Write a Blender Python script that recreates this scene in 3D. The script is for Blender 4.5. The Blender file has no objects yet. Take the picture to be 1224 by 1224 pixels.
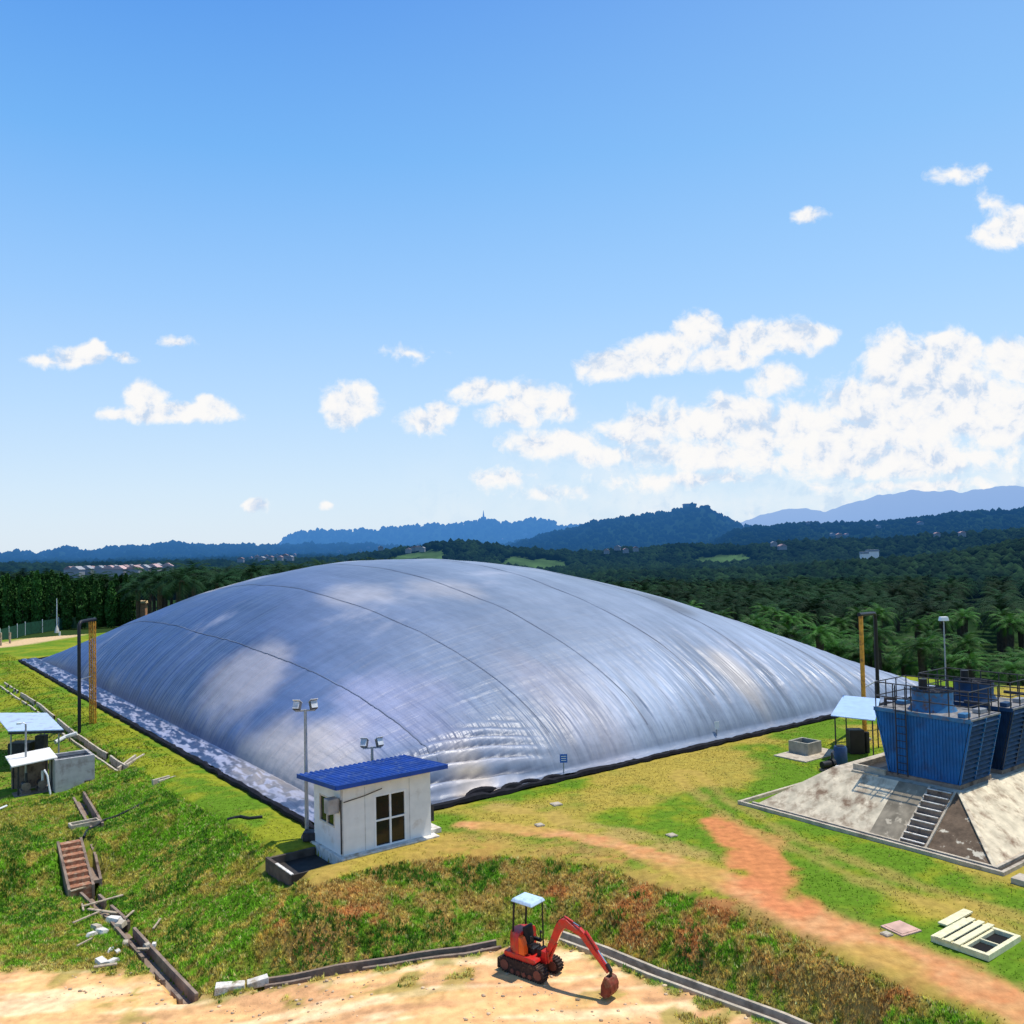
import bpy, bmesh, math, random
import numpy as np
from math import sin, cos, tan, atan, atan2, radians, pi, sqrt, exp
from mathutils import Vector, Matrix
random.seed(7); RNG = np.random.default_rng(11)
SC = bpy.context.scene; COL = SC.collection

# ------------------------------------------------------------------ camera
FPX = 1070.; CH = 10.5; PHI = radians(1.25); PIT = atan(38/1070)
cF = np.array([0, cos(PIT), sin(PIT)]); cU0 = np.array([0, -sin(PIT), cos(PIT)]); cX0 = np.array([1., 0, 0])
cU = cos(PHI)*cU0 + sin(PHI)*cX0; cR = cos(PHI)*cX0 - sin(PHI)*cU0; cC = np.array([0, 0, CH])
def P(x, y, z=0.):
    d = cF*FPX + cR*(x-612) + cU*(612-y); t = (z-CH)/d[2]; return cC + d*t
def DIR(x, y):
    d = cF*FPX + cR*(x-612) + cU*(612-y); return d/np.linalg.norm(d)
def AZEL(x, y):
    d = DIR(x, y); return atan2(d[0], d[1]), math.asin(d[2])
cam = bpy.data.cameras.new('camera'); co = bpy.data.objects.new('camera', cam); COL.objects.link(co)
M = Matrix(((cR[0], cU[0], -cF[0], 0), (cR[1], cU[1], -cF[1], 0), (cR[2], cU[2], -cF[2], CH), (0, 0, 0, 1)))
co.matrix_world = M; cam.sensor_width = 36; cam.lens = FPX/1224*36; cam.clip_start = .3; cam.clip_end = 60000
SC.camera = co

# lagoon frame: s runs along the right hand edge, t along the left hand edge
C0 = P(388, 995)[:2]; C1 = P(25, 790)[:2]; C2 = P(1115, 830)[:2]
AV = (C1-C0)/np.linalg.norm(C1-C0); BV = (C2-C0)/np.linalg.norm(C2-C0)
BV = np.array([AV[1], -AV[0]]); LT = 69.3; LS = 43.17*1.06
ROT = atan2(BV[1], BV[0])
def W(s, t, z=0.): return (C0[0]+s*BV[0]+t*AV[0], C0[1]+s*BV[1]+t*AV[1], z)
def ST(x, y): dx = x-C0[0]; dy = y-C0[1]; return dx*BV[0]+dy*BV[1], dx*AV[0]+dy*AV[1]
def PST(x, y, z=0.): p = P(x, y, z); return ST(p[0], p[1])

# ------------------------------------------------------------------ noise
def _h(ix, iy, seed):
    n = (ix.astype(np.int64)*374761393 + iy.astype(np.int64)*668265263 + seed*1442695041) & 0xffffffff
    n = ((n ^ (n >> 13))*1274126177) & 0xffffffff
    n = ((n ^ (n >> 16))*2246822519) & 0xffffffff
    return ((n ^ (n >> 15)) & 0xffffff)/float(0xffffff)
def vn(x, y, seed=0):
    x = np.asarray(x, float); y = np.asarray(y, float)
    ix = np.floor(x); iy = np.floor(y); fx = x-ix; fy = y-iy
    fx = fx*fx*(3-2*fx); fy = fy*fy*(3-2*fy)
    a = _h(ix, iy, seed); b = _h(ix+1, iy, seed); c = _h(ix, iy+1, seed); d = _h(ix+1, iy+1, seed)
    return (a*(1-fx)+b*fx)*(1-fy) + (c*(1-fx)+d*fx)*fy
def fbm(x, y, seed=0, o=4):
    r = 0; a = .5; f = 1.; tot = 0
    for i in range(o):
        r = r + a*vn(np.asarray(x)*f+i*17.3, np.asarray(y)*f-i*9.1, seed+i*7); tot += a; a *= .5; f *= 2.03
    return r/tot
def sm(x, a, b):
    t = np.clip((np.asarray(x, float)-a)/(b-a), 0, 1); return t*t*(3-2*t)

# ------------------------------------------------------------------ mesh helpers
class MB:
    def __init__(s): s.v = []; s.f = []; s.mi = []; s.cur = 0
    def add(s, vs, fs):
        o = len(s.v); s.v += [tuple(map(float, q)) for q in vs]; s.f += [tuple(i+o for i in q) for q in fs]; s.mi += [s.cur]*len(fs); return s
    def box(s, x0, x1, y0, y1, z0, z1, m=None):
        vs = [(x, y, z) for z in (z0, z1) for y in (y0, y1) for x in (x0, x1)]
        if m is not None: vs = [tuple(m @ Vector(q)) for q in vs]
        return s.add(vs, [(0, 2, 3, 1), (4, 5, 7, 6), (0, 1, 5, 4), (2, 6, 7, 3), (0, 4, 6, 2), (1, 3, 7, 5)])
    def hexa(s, b, t):          # four bottom and four top corners, counter-clockwise from above
        return s.add(list(b)+list(t), [(3, 2, 1, 0), (4, 5, 6, 7), (0, 1, 5, 4), (1, 2, 6, 5), (2, 3, 7, 6), (3, 0, 4, 7)])
    def tube(s, pts, r, n=8, cap=True):
        pts = [Vector(q) for q in pts]; rs = r if isinstance(r, (list, tuple)) else [r]*len(pts)
        ring = []; prev = None
        for i, p in enumerate(pts):
            d = (pts[min(i+1, len(pts)-1)]-pts[max(i-1, 0)]).normalized()
            a = prev if prev is not None else (Vector((0, 0, 1)) if abs(d.z) < .9 else Vector((1, 0, 0)))
            a = (a-d*a.dot(d)).normalized(); b = d.cross(a); prev = a
            ring += [tuple(p+(a*cos(2*pi*k/n)+b*sin(2*pi*k/n))*rs[i]) for k in range(n)]
        fs = []
        for i in range(len(pts)-1):
            for k in range(n):
                a_ = i*n+k; b_ = i*n+(k+1) % n; fs.append((a_, b_, b_+n, a_+n))
        if cap: fs.append(tuple(range(n-1, -1, -1))); fs.append(tuple(range((len(pts)-1)*n, len(pts)*n)))
        return s.add(ring, fs)
    def bar(s, a, b, w, h, up=(0, 0, 1)):
        a = Vector(a); b = Vector(b); d = (b-a).normalized(); u = Vector(up); u = (u-d*u.dot(d))
        if u.length < 1e-4: u = Vector((1, 0, 0))
        u.normalize(); r = d.cross(u)
        q = lambda p: [p-r*w/2-u*h/2, p+r*w/2-u*h/2, p+r*w/2+u*h/2, p-r*w/2+u*h/2]
        return s.add(q(a)+q(b), [(0, 1, 2, 3), (7, 6, 5, 4), (0, 4, 5, 1), (1, 5, 6, 2), (2, 6, 7, 3), (3, 7, 4, 0)])
    def prism(s, prof, y0, y1):  # profile in (x,z) extruded along y
        n = len(prof); vs = [(x, y0, z) for x, z in prof]+[(x, y1, z) for x, z in prof]
        return s.add(vs, [tuple(range(n)), tuple(range(2*n-1, n-1, -1))]+[(i, i+n, (i+1) % n+n, (i+1) % n) for i in range(n)])
    def build(s, name, mat, parent=None, bevel=0, smooth=False, rand=0):
        me = bpy.data.meshes.new(name); me.from_pydata(s.v, [], s.f)
        if isinstance(mat, (list, tuple)):
            for m_ in mat: me.materials.append(m_)
            me.polygons.foreach_set('material_index', s.mi)
        else: me.materials.append(mat)
        bm = bmesh.new(); bm.from_mesh(me); bmesh.ops.recalc_face_normals(bm, faces=bm.faces); bm.to_mesh(me); bm.free()
        if smooth: me.polygons.foreach_set('use_smooth', [True]*len(me.polygons)); me.set_sharp_from_angle(angle=radians(40))
        o = bpy.data.objects.new(name, me); COL.objects.link(o)
        if parent is not None: o.parent = parent
        if bevel:
            b = o.modifiers.new('bevel', 'BEVEL'); b.width = bevel; b.segments = 2; b.limit_method = 'ANGLE'; b.angle_limit = radians(40)
        return o
def tag(o, label=None, cat=None, group=None, kind=None):
    if label: o['label'] = label
    if cat: o['category'] = cat
    if group: o['group'] = group
    if kind: o['kind'] = kind
    return o
def thing(name, label, cat, loc=(0, 0, 0), rotz=0, group=None):
    o = bpy.data.objects.new(name, None); o.empty_display_size = .2; COL.objects.link(o)
    o.location = tuple(map(float, loc)); o.rotation_euler = (0, 0, rotz); return tag(o, label, cat, group)
def npmesh(name, verts, faces, mat, cols=None, smooth=False, parent=None, wr=None):
    me = bpy.data.meshes.new(name); verts = np.ascontiguousarray(verts, np.float32); faces = np.ascontiguousarray(faces, np.int32)
    k = faces.shape[1]; me.vertices.add(len(verts)); me.vertices.foreach_set('co', verts.ravel())
    me.loops.add(faces.size); me.loops.foreach_set('vertex_index', faces.ravel())
    me.polygons.add(len(faces)); me.polygons.foreach_set('loop_start', np.arange(0, faces.size, k, dtype=np.int32))
    me.update(calc_edges=True)
    if smooth: me.polygons.foreach_set('use_smooth', np.ones(len(faces), bool))
    if cols is not None:
        ca = me.color_attributes.new('Col', 'FLOAT_COLOR', 'POINT')
        c4 = np.ones((len(verts), 4), np.float32); c4[:, :3] = cols; ca.data.foreach_set('color', c4.ravel())
    if wr is not None:
        ca = me.color_attributes.new('Wr', 'FLOAT_COLOR', 'POINT'); c4 = np.ones((len(verts), 4), np.float32); c4[:, :3] = wr; ca.data.foreach_set('color', c4.ravel())
    me.materials.append(mat); me.validate()
    o = bpy.data.objects.new(name, me); COL.objects.link(o)
    if parent is not None: o.parent = parent
    return o
def grid(xs, ys): 
    X, Y = np.meshgrid(xs, ys); n = len(xs); m = len(ys)
    i = np.arange((m-1)*(n-1)); r = i//(n-1); c = i % (n-1); a = r*n+c
    return X, Y, np.stack([a, a+1, a+n+1, a+n], 1)

# ------------------------------------------------------------------ materials
def ramp_pts(n, pts):
    cr = n.color_ramp
    while len(cr.elements) < len(pts): cr.elements.new(.5)
    for e, (p, c) in zip(cr.elements, pts): e.position = p; e.color = (*c, 1) if len(c) == 3 else c
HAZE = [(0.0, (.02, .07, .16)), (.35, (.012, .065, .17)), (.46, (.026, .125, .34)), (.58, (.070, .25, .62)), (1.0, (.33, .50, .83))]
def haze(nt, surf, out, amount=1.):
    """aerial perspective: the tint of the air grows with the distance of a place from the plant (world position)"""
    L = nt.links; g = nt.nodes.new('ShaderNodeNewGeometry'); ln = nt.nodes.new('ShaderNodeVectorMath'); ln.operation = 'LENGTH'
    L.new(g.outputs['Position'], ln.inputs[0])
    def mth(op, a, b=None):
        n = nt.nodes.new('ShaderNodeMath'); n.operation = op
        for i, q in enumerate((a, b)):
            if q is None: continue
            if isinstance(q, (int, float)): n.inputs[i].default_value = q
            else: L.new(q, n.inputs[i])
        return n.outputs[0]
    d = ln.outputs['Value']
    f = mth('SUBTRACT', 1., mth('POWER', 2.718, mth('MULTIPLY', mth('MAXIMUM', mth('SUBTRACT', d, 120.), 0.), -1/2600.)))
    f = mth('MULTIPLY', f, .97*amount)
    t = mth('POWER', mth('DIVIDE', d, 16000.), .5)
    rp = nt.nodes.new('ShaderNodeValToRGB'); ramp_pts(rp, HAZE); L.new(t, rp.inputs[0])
    em = nt.nodes.new('ShaderNodeEmission'); L.new(rp.outputs[0], em.inputs[0])  # air haze painted over far surfaces as a glow
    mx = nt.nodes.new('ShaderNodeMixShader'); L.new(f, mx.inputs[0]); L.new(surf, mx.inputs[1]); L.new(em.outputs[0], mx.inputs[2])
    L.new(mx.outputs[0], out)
def mat(name, col, rough=.7, metal=0., spec=.3, var=.25, scale=3., bump=0., bscale=None, dirt=None, dscale=1.2, attr=False,
        rnd=0., hz=False, backside=None, coat=0, dirt_pos=(.5, .66), detail=6, trans=0):
    m = bpy.data.materials.new(name); m.use_nodes = True; nt = m.node_tree; N = nt.nodes; L = nt.links
    b = N['Principled BSDF']; out = N['Material Output']
    b.inputs['Roughness'].default_value = rough; b.inputs['Metallic'].default_value = metal
    b.inputs['Specular IOR Level'].default_value = spec; b.inputs['Coat Weight'].default_value = coat
    tc = N.new('ShaderNodeTexCoord'); no = N.new('ShaderNodeTexNoise'); no.inputs['Scale'].default_value = scale; no.inputs['Detail'].default_value = detail
    src = N.new('ShaderNodeNewGeometry').outputs['Position'] if (attr or hz) else tc.outputs['Object']
    L.new(src, no.inputs['Vector'])
    if attr:
        a = N.new('ShaderNodeAttribute'); a.attribute_name = 'Col'; base = a.outputs['Color']
    else:
        rg = N.new('ShaderNodeRGB'); rg.outputs[0].default_value = (*col, 1); base = rg.outputs[0]
    hsv = N.new('ShaderNodeHueSaturation'); L.new(base, hsv.inputs['Color'])
    mp = N.new('ShaderNodeMapRange'); mp.inputs[1].default_value = .3; mp.inputs[2].default_value = .7
    mp.inputs[3].default_value = 1-var; mp.inputs[4].default_value = 1+var; L.new(no.outputs['Fac'], mp.inputs[0])
    val = mp.outputs[0]
    if rnd:
        oi = N.new('ShaderNodeObjectInfo'); mr = N.new('ShaderNodeMapRange'); mr.inputs[3].default_value = 1-rnd; mr.inputs[4].default_value = 1+rnd
        L.new(oi.outputs['Random'], mr.inputs[0]); mu = N.new('ShaderNodeMath'); mu.operation = 'MULTIPLY'
        L.new(val, mu.inputs[0]); L.new(mr.outputs[0], mu.inputs[1]); val = mu.outputs[0]
    L.new(val, hsv.inputs['Value']); c = hsv.outputs['Color']
    if dirt is not None:
        n2 = N.new('ShaderNodeTexNoise'); n2.inputs['Scale'].default_value = dscale; n2.inputs['Detail'].default_value = 8; n2.inputs['Roughness'].default_value = .65
        L.new(src, n2.inputs['Vector']); r2 = N.new('ShaderNodeMapRange'); r2.inputs[1].default_value = dirt_pos[0]; r2.inputs[2].default_value = dirt_pos[1]
        L.new(n2.outputs['Fac'], r2.inputs[0]); mx = N.new('ShaderNodeMix'); mx.data_type = 'RGBA'
        L.new(r2.outputs[0], mx.inputs[0]); L.new(c, mx.inputs[6]); mx.inputs[7].default_value = (*dirt, 1); c = mx.outputs[2]
    L.new(c, b.inputs['Base Color'])
    if bump:
        n3 = N.new('ShaderNodeTexNoise'); n3.inputs['Scale'].default_value = bscale or scale*4; n3.inputs['Detail'].default_value = 5
        L.new(src, n3.inputs['Vector']); bp = N.new('ShaderNodeBump'); bp.inputs['Strength'].default_value = 1; bp.inputs['Distance'].default_value = bump
        L.new(n3.outputs['Fac'], bp.inputs['Height']); L.new(bp.outputs[0], b.inputs['Normal'])
    surf = b.outputs[0]
    if trans:
        tr = N.new('ShaderNodeBsdfTranslucent'); L.new(c, tr.inputs['Color']); ms = N.new('ShaderNodeMixShader'); ms.inputs[0].default_value = trans
        L.new(surf, ms.inputs[1]); L.new(tr.outputs[0], ms.inputs[2]); surf = ms.outputs[0]; L.new(surf, out.inputs[0])
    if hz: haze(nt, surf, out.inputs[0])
    return m

m_ground = mat('ground', (0, 0, 0), 1, spec=.05, attr=True, var=.22, scale=3.5, bump=.02, bscale=16, detail=12)
m_grass = mat('grass_blades', (0, 0, 0), .8, spec=.1, attr=True, var=.25, scale=2.5, trans=.25)
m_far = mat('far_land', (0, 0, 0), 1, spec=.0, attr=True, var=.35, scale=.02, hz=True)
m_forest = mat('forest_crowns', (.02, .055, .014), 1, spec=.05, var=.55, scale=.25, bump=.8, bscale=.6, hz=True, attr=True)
m_frond = mat('palm_fronds', (.030, .085, .012), .6, spec=.12, var=.5, scale=.35, rnd=.45, trans=.2)
m_trunk = mat('palm_trunk', (.06, .045, .03), .9, var=.4, scale=6)
m_leaf = mat('leaves', (.035, .105, .02), .75, spec=.15, var=.5, scale=.8, rnd=.25)
m_conc = mat('concrete', (.46, .39, .29), .9, var=.2, scale=4, bump=.01, dirt=(.16, .12, .08), dscale=1.6, dirt_pos=(.52, .75))
m_concd = mat('dark_concrete', (.26, .19, .14), .95, var=.35, scale=4, bump=.015, dirt=(.09, .06, .045), dscale=2)
m_concw = mat('pale_concrete', (.66, .62, .55), .9, var=.15, scale=5, bump=.01, dirt=(.35, .28, .2), dscale=3)
m_slab = mat('slope_concrete', (.62, .52, .36), .9, var=.28, scale=2.5, bump=.01, dirt=(.22, .14, .085), dscale=1.5, dirt_pos=(.49, .66))
m_stain = mat('stained_concrete', (.14, .095, .06), .95, var=.4, scale=3, bump=.015, dirt=(.62, .54, .4), dscale=1.5, dirt_pos=(.58, .62))
m_black = mat('black_steel', (.012, .012, .014), .5, var=.3)
m_rail = mat('dark_rail', (.03, .03, .035), .55, var=.4, scale=8)
m_orange = mat('orange_steel', (.60, .27, .03), .6, var=.25, scale=5, dirt=(.25, .10, .03), dscale=4)
m_white = mat('white_wall', (.72, .71, .68), .7, var=.06, scale=3, dirt=(.45, .38, .30), dscale=1.1, dirt_pos=(.58, .8))
m_cream = mat('cream_trim', (.62, .55, .43), .8, var=.15)
m_frame = mat('white_frame', (.75, .75, .73), .5, var=.05)
m_glass = mat('dark_glass', (.008, .009, .011), .12, spec=.5, var=.2)
m_blueroof = mat('blue_roof', (.006, .042, .24), .5, var=.3, scale=1.6, dirt=(.10, .15, .28), dscale=2.5, dirt_pos=(.52, .75))
m_paleroof = mat('pale_roof', (.42, .52, .68), .5, var=.12, scale=2, dirt=(.3, .33, .38), dscale=2)
m_whiteroof = mat('white_roof', (.72, .68, .60), .6, var=.12, scale=3)
m_tower = mat('blue_panel', (.005, .12, .34), .5, var=.25, scale=1.5, dirt=(.02, .035, .07), dscale=1.4, dirt_pos=(.5, .8))
m_towerd = mat('dark_louvre', (.015, .05, .11), .6, var=.4, scale=5)
m_fanc = mat('pale_blue_cowl', (.035, .15, .30), .55, var=.25, scale=3, dirt=(.12, .07, .05), dscale=4)
m_grey = mat('grey_metal', (.32, .33, .34), .45, metal=.3, var=.2)
m_red = mat('red_paint', (.56, .016, .010), .4, spec=.5, var=.15, scale=6, dirt=(.28, .06, .03), dscale=5)
m_redd = mat('orange_panel', (.75, .12, .015), .45, var=.15)
m_track = mat('rubber_track', (.035, .022, .018), .9, var=.5, scale=12, dirt=(.20, .12, .07), dscale=6, dirt_pos=(.55, .75))
m_bucket = mat('rusty_bucket', (.17, .035, .018), .7, var=.4, scale=8, dirt=(.20, .11, .06), dscale=6)
m_chrome = mat('chrome', (.75, .75, .75), .2, metal=1, var=.05)
m_canopy = mat('canopy', (.48, .62, .74), .5, var=.08, dirt=(.3, .4, .48), dscale=8)
m_wood = mat('weathered_wood', (.40, .32, .22), .9, var=.35, scale=6, dirt=(.2, .14, .09), dscale=5)
m_plank = mat('pale_plank', (.68, .62, .38), .8, var=.15, scale=6)
m_brick = mat('brick_steps', (.30, .13, .07), .9, var=.4, scale=9, dirt=(.42, .33, .22), dscale=6, dirt_pos=(.5, .7))
m_sign = mat('sign_blue', (.02, .12, .42), .5, var=.1)
m_net = mat('green_net', (.012, .07, .04), .8, var=.3)
m_pipe = mat('white_pipe', (.70, .70, .68), .4, var=.05)
m_border = mat('black_liner', (.010, .010, .014), .8, spec=.15, var=.4, scale=4)
m_seam = mat('seam_tape', (.14, .165, .22), .5, var=.6, scale=.3)
m_hwall = mat('far_house_wall', (.8, .78, .74), .8, var=.05)
m_hroof = mat('far_house_roof', (.42, .24, .20), .8, var=.2)

# geomembrane: dark, satin plastic with dust and pale weathered streaks
def membrane():
    m = bpy.data.materials.new('geomembrane'); m.use_nodes = True; nt = m.node_tree; N = nt.nodes; L = nt.links; b = N['Principled BSDF']
    tc = N.new('ShaderNodeTexCoord')
    def noise(sc, v=None, det=6, ro=.55):
        mp = N.new('ShaderNodeMapping'); mp.inputs['Scale'].default_value = sc; L.new(v or tc.outputs['Object'], mp.inputs['Vector'])
        n = N.new('ShaderNodeTexNoise'); n.inputs['Scale'].default_value = 1; n.inputs['Detail'].default_value = det; n.inputs['Roughness'].default_value = ro
        L.new(mp.outputs[0], n.inputs['Vector']); return n.outputs['Fac']
    def rng(v, a, b_, c=0., d=1.):
        r = N.new('ShaderNodeMapRange'); r.inputs[1].default_value = a; r.inputs[2].default_value = b_; r.inputs[3].default_value = c; r.inputs[4].default_value = d
        r.interpolation_type = 'SMOOTHSTEP'; L.new(v, r.inputs[0]); return r.outputs[0]
    def mix(f, a, c):
        x = N.new('ShaderNodeMix'); x.data_type = 'RGBA'; L.new(f, x.inputs[0])
        if isinstance(a, tuple): x.inputs[6].default_value = (*a, 1)
        else: L.new(a, x.inputs[6])
        x.inputs[7].default_value = (*c, 1); return x.outputs[2]
    at = N.new('ShaderNodeAttribute'); at.attribute_name = 'Col'
    big = noise((.09, .09, .09)); strk = noise((.5, .06, .3)); fine = noise((2.2, .5, 2.)); pat = noise((.11, .16, .1), det=9, ro=.62)
    hs = N.new('ShaderNodeHueSaturation'); L.new(at.outputs['Color'], hs.inputs['Color'])
    mu = N.new('ShaderNodeMath'); mu.operation = 'MULTIPLY'; L.new(rng(big, .3, .7, .84, 1.16), mu.inputs[0]); L.new(rng(strk, .3, .7, .93, 1.07), mu.inputs[1])
    m2 = N.new('ShaderNodeMath'); m2.operation = 'MULTIPLY'; L.new(mu.outputs[0], m2.inputs[0]); L.new(rng(fine, .3, .7, .93, 1.07), m2.inputs[1])
    L.new(m2.outputs[0], hs.inputs['Value'])
    c = mix(rng(pat, .56, .74, 0, .5), hs.outputs['Color'], (.42, .42, .47))
    L.new(c, b.inputs['Base Color']); b.inputs['Specular IOR Level'].default_value = .5
    L.new(rng(big, .3, .7, .40, .54), b.inputs['Roughness'])
    wr = N.new('ShaderNodeAttribute'); wr.attribute_name = 'Wr'; sp = N.new('ShaderNodeSeparateColor'); L.new(wr.outputs['Color'], sp.inputs[0])
    def mul(a, b_):
        x = N.new('ShaderNodeMath'); x.operation = 'MULTIPLY'; L.new(a, x.inputs[0]); L.new(b_, x.inputs[1]); return x.outputs[0]
    prev = None
    for (h, dist) in ((mul(noise((2.6, .16, .2), det=2, ro=.5), sp.outputs[1]), .40), (mul(noise((.16, 2.4, .2), det=2, ro=.5), sp.outputs[0]), .35), (noise((.45, .30, .3), det=3), .07), (noise((1.2, 1.2, 1.2), det=4), .035), (noise((.30, .9, .3), det=4), .09)):
        bp = N.new('ShaderNodeBump'); bp.inputs['Distance'].default_value = dist; bp.inputs['Strength'].default_value = .9; L.new(h, bp.inputs['Height'])
        if prev is not None: L.new(prev, bp.inputs['Normal'])
        prev = bp.outputs[0]
    L.new(prev, b.inputs['Normal'])
    return m
m_memb = membrane()
m_strip = mat('crumpled_liner', (.16, .18, .30), .28, spec=.9, var=.5, scale=1.5, dirt=(.40, .36, .36), dscale=1.1, dirt_pos=(.55, .72), bump=.12, bscale=2.6)

# ------------------------------------------------------------------ terrain function
def seg_dist(x, y, a, b):
    ax, ay = a[:2]; dx = b[0]-ax; dy = b[1]-ay; l2 = dx*dx+dy*dy
    t = np.clip(((x-ax)*dx+(y-ay)*dy)/l2, 0, 1); return np.hypot(x-ax-t*dx, y-ay-t*dy)
def poly_dist(x, y, pts): 
    d = np.full(np.shape(x), 1e9)
    for a, b in zip(pts[:-1], pts[1:]): d = np.minimum(d, seg_dist(x, y, a, b))
    return d
def inside(x, y, poly):
    r = np.zeros(np.shape(x), bool); n = len(poly)
    for i in range(n):
        x0, y0 = poly[i][:2]; x1, y1 = poly[(i+1) % n][:2]
        if y0 == y1: continue
        c = ((y0 > y) != (y1 > y)) & (x < (x1-x0)*(y-y0)/(y1-y0)+x0); r ^= c
    return r
LOW = -2.1
def LZ(x): return LOW+.75*sm(x, -9.5, -1.5)
def PL(px, py):            # a point of the yard, which rises gently to the right
    z = LOW
    for _ in range(12): p = P(px, py, z); z = float(LZ(p[0]))
    return P(px, py, z)
CREST = [P(1500, 1360), P(1150, 1199), P(1018, 1142), P(952, 1110), P(886, 1086), P(820, 1062), P(740, 1034), P(640, 1018), P(540, 1016), P(470, 1024), P(420, 1036), P(378, 1050),
         P(352, 1022), W(-2.1, 3.5), W(-2.3, 20), W(-2.2, 74), W(-14, 80), W(-14, 96), W(49, 96), W(49, 40), W(49.5, 0), W(56, -14), W(66, -60)]
CREST = [tuple(p[:2]) for p in CREST]
RIDGES = []
def ridge(R, w, pts):
    az = []; hh = []
    for x, y in pts:
        a, e = AZEL(x, y); az.append(a); hh.append(CH+R*tan(e))
    RIDGES.append((R, w, np.array(az), np.array(hh)))
ridge(15000, 1600, [(700, 640), (880, 626), (905, 616), (935, 609), (962, 606), (985, 612), (1000, 607), (1050, 592), (1080, 587), (1105, 585), (1150, 588), (1190, 582), (1224, 580), (1400, 576)])
ridge(5600, 420, [(200, 665), (330, 652), (345, 641), (362, 635), (378, 633), (400, 636), (425, 632), (450, 633), (480, 629), (510, 626), (540, 628), (562, 624), (578, 619), (596, 623), (620, 622), (640, 619), (655, 621), (672, 629), (700, 627), (730, 632), (800, 634)])
ridge(4300, 380, [(-300, 664), (0, 661), (22, 657), (45, 661), (60, 656), (75, 653), (100, 657), (130, 655), (155, 650), (180, 651), (210, 648), (240, 652), (300, 650), (345, 651), (420, 650), (480, 652), (600, 650), (660, 641)])
ridge(3700, 420, [(600, 650), (660, 637), (690, 629), (715, 622), (745, 617), (770, 614), (790, 613), (800, 613), (812, 608), (828, 604), (845, 605), (856, 612), (875, 621), (900, 629), (930, 638)])
ridge(2900, 380, [(850, 634), (900, 630), (960, 625), (1010, 623), (1060, 622), (1100, 619), (1120, 618), (1140, 612), (1165, 610), (1190, 609), (1224, 607), (1500, 600)])
ridge(1500, 240, [(-300, 672), (20, 674), (300, 672), (420, 664), (500, 652), (545, 645), (580, 650), (640, 656), (700, 659), (800, 652), (900, 650), (1000, 645), (1100, 640), (1224, 632), (1500, 622)])
ridge(620, 110, [(700, 680), (900, 674), (1000, 664), (1060, 660), (1120, 655), (1180, 645), (1224, 636), (1500, 630)])
def far_h(x, y):
    r = np.hypot(x, y); az = np.arctan2(x, y)
    right = sm(az, -.16, .05)
    b = -1.0 - 2.6*right
    b = b - 3*right*sm(r, 85, 150) - (12+6*right)*sm(r, 190, 480) + 3*right*sm(r, 200, 480) - 14*sm(r, 500, 1500)
    h = b
    for R, w, aa, hh in RIDGES:
        amp = np.interp(az, aa, hh); drop = -35. if R > 1000 else -20.
        # fade out of the listed span
        fade = sm(az, aa[0]-.02, aa[0]+.03)*(1-sm(az, aa[-1]-.03, aa[-1]+.02))
        tgt = amp - (0.0035*r*(1-fbm(az*60, r/R*4, 5, 3)))*(.5 if R > 9000 else 1)*.4 - (11 if R < 1000 else (9 if R < 8000 else 0))
        q = np.exp(-((r-R)/w)**2)*fade
        h = np.maximum(h, h*(1-q)+np.maximum(tgt, -60)*q)
    h = h + (fbm(az*90, np.log(np.maximum(r, 1))*14, 9, 4)-.5)*r*.006*sm(r, 300, 1500)
    return h
DRAINS = {}
def dz(pts, z=None): return [tuple((PL(*p[:2]) if p[2] == LOW else P(*p[:2], p[2]))[:2]) for p in pts]
DRAINS['bank'] = dz([(665, 1118, LOW), (720, 1138, LOW), (780, 1163, LOW), (860, 1192, LOW), (932, 1218, LOW), (1010, 1252, LOW)])
DRAINS['road'] = dz([(596, 1129, LOW), (555, 1137, LOW), (470, 1149, LOW), (400, 1160, LOW), (318, 1177, LOW)])
DRAINS['slope'] = dz([(226, 1193, LOW), (195, 1160, LOW), (165, 1127, LOW), (140, 1099, LOW), (118, 1079, LOW), (104, 1066, LOW)])
DRAINS['stair'] = dz([(113, 1056, LOW+.1), (107, 1028, -1.5), (102, 1003, -.9)])
DRAINS['upper'] = dz([(116, 988, -.9), (105, 972, -.9), (94, 953, -.9)])
DRAINS['terrace'] = dz([(2, 826, -.9), (42, 854, -.9), (85, 890, -.85), (146, 932, -.75)])
DRAINS['spur'] = dz([(146, 932, -.8), (167, 905, -.15)])
DRAINS['spur_b'] = dz([(186, 955, -.9), (206, 931, -.2)])
_s, _t = PST(409, 1026); PITB = (_s-1.9, _s-.1, _t-.22, _t+1.85)
STEPL = (P(83, 1008, -.95), P(97, 1062, -2.0))
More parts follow.
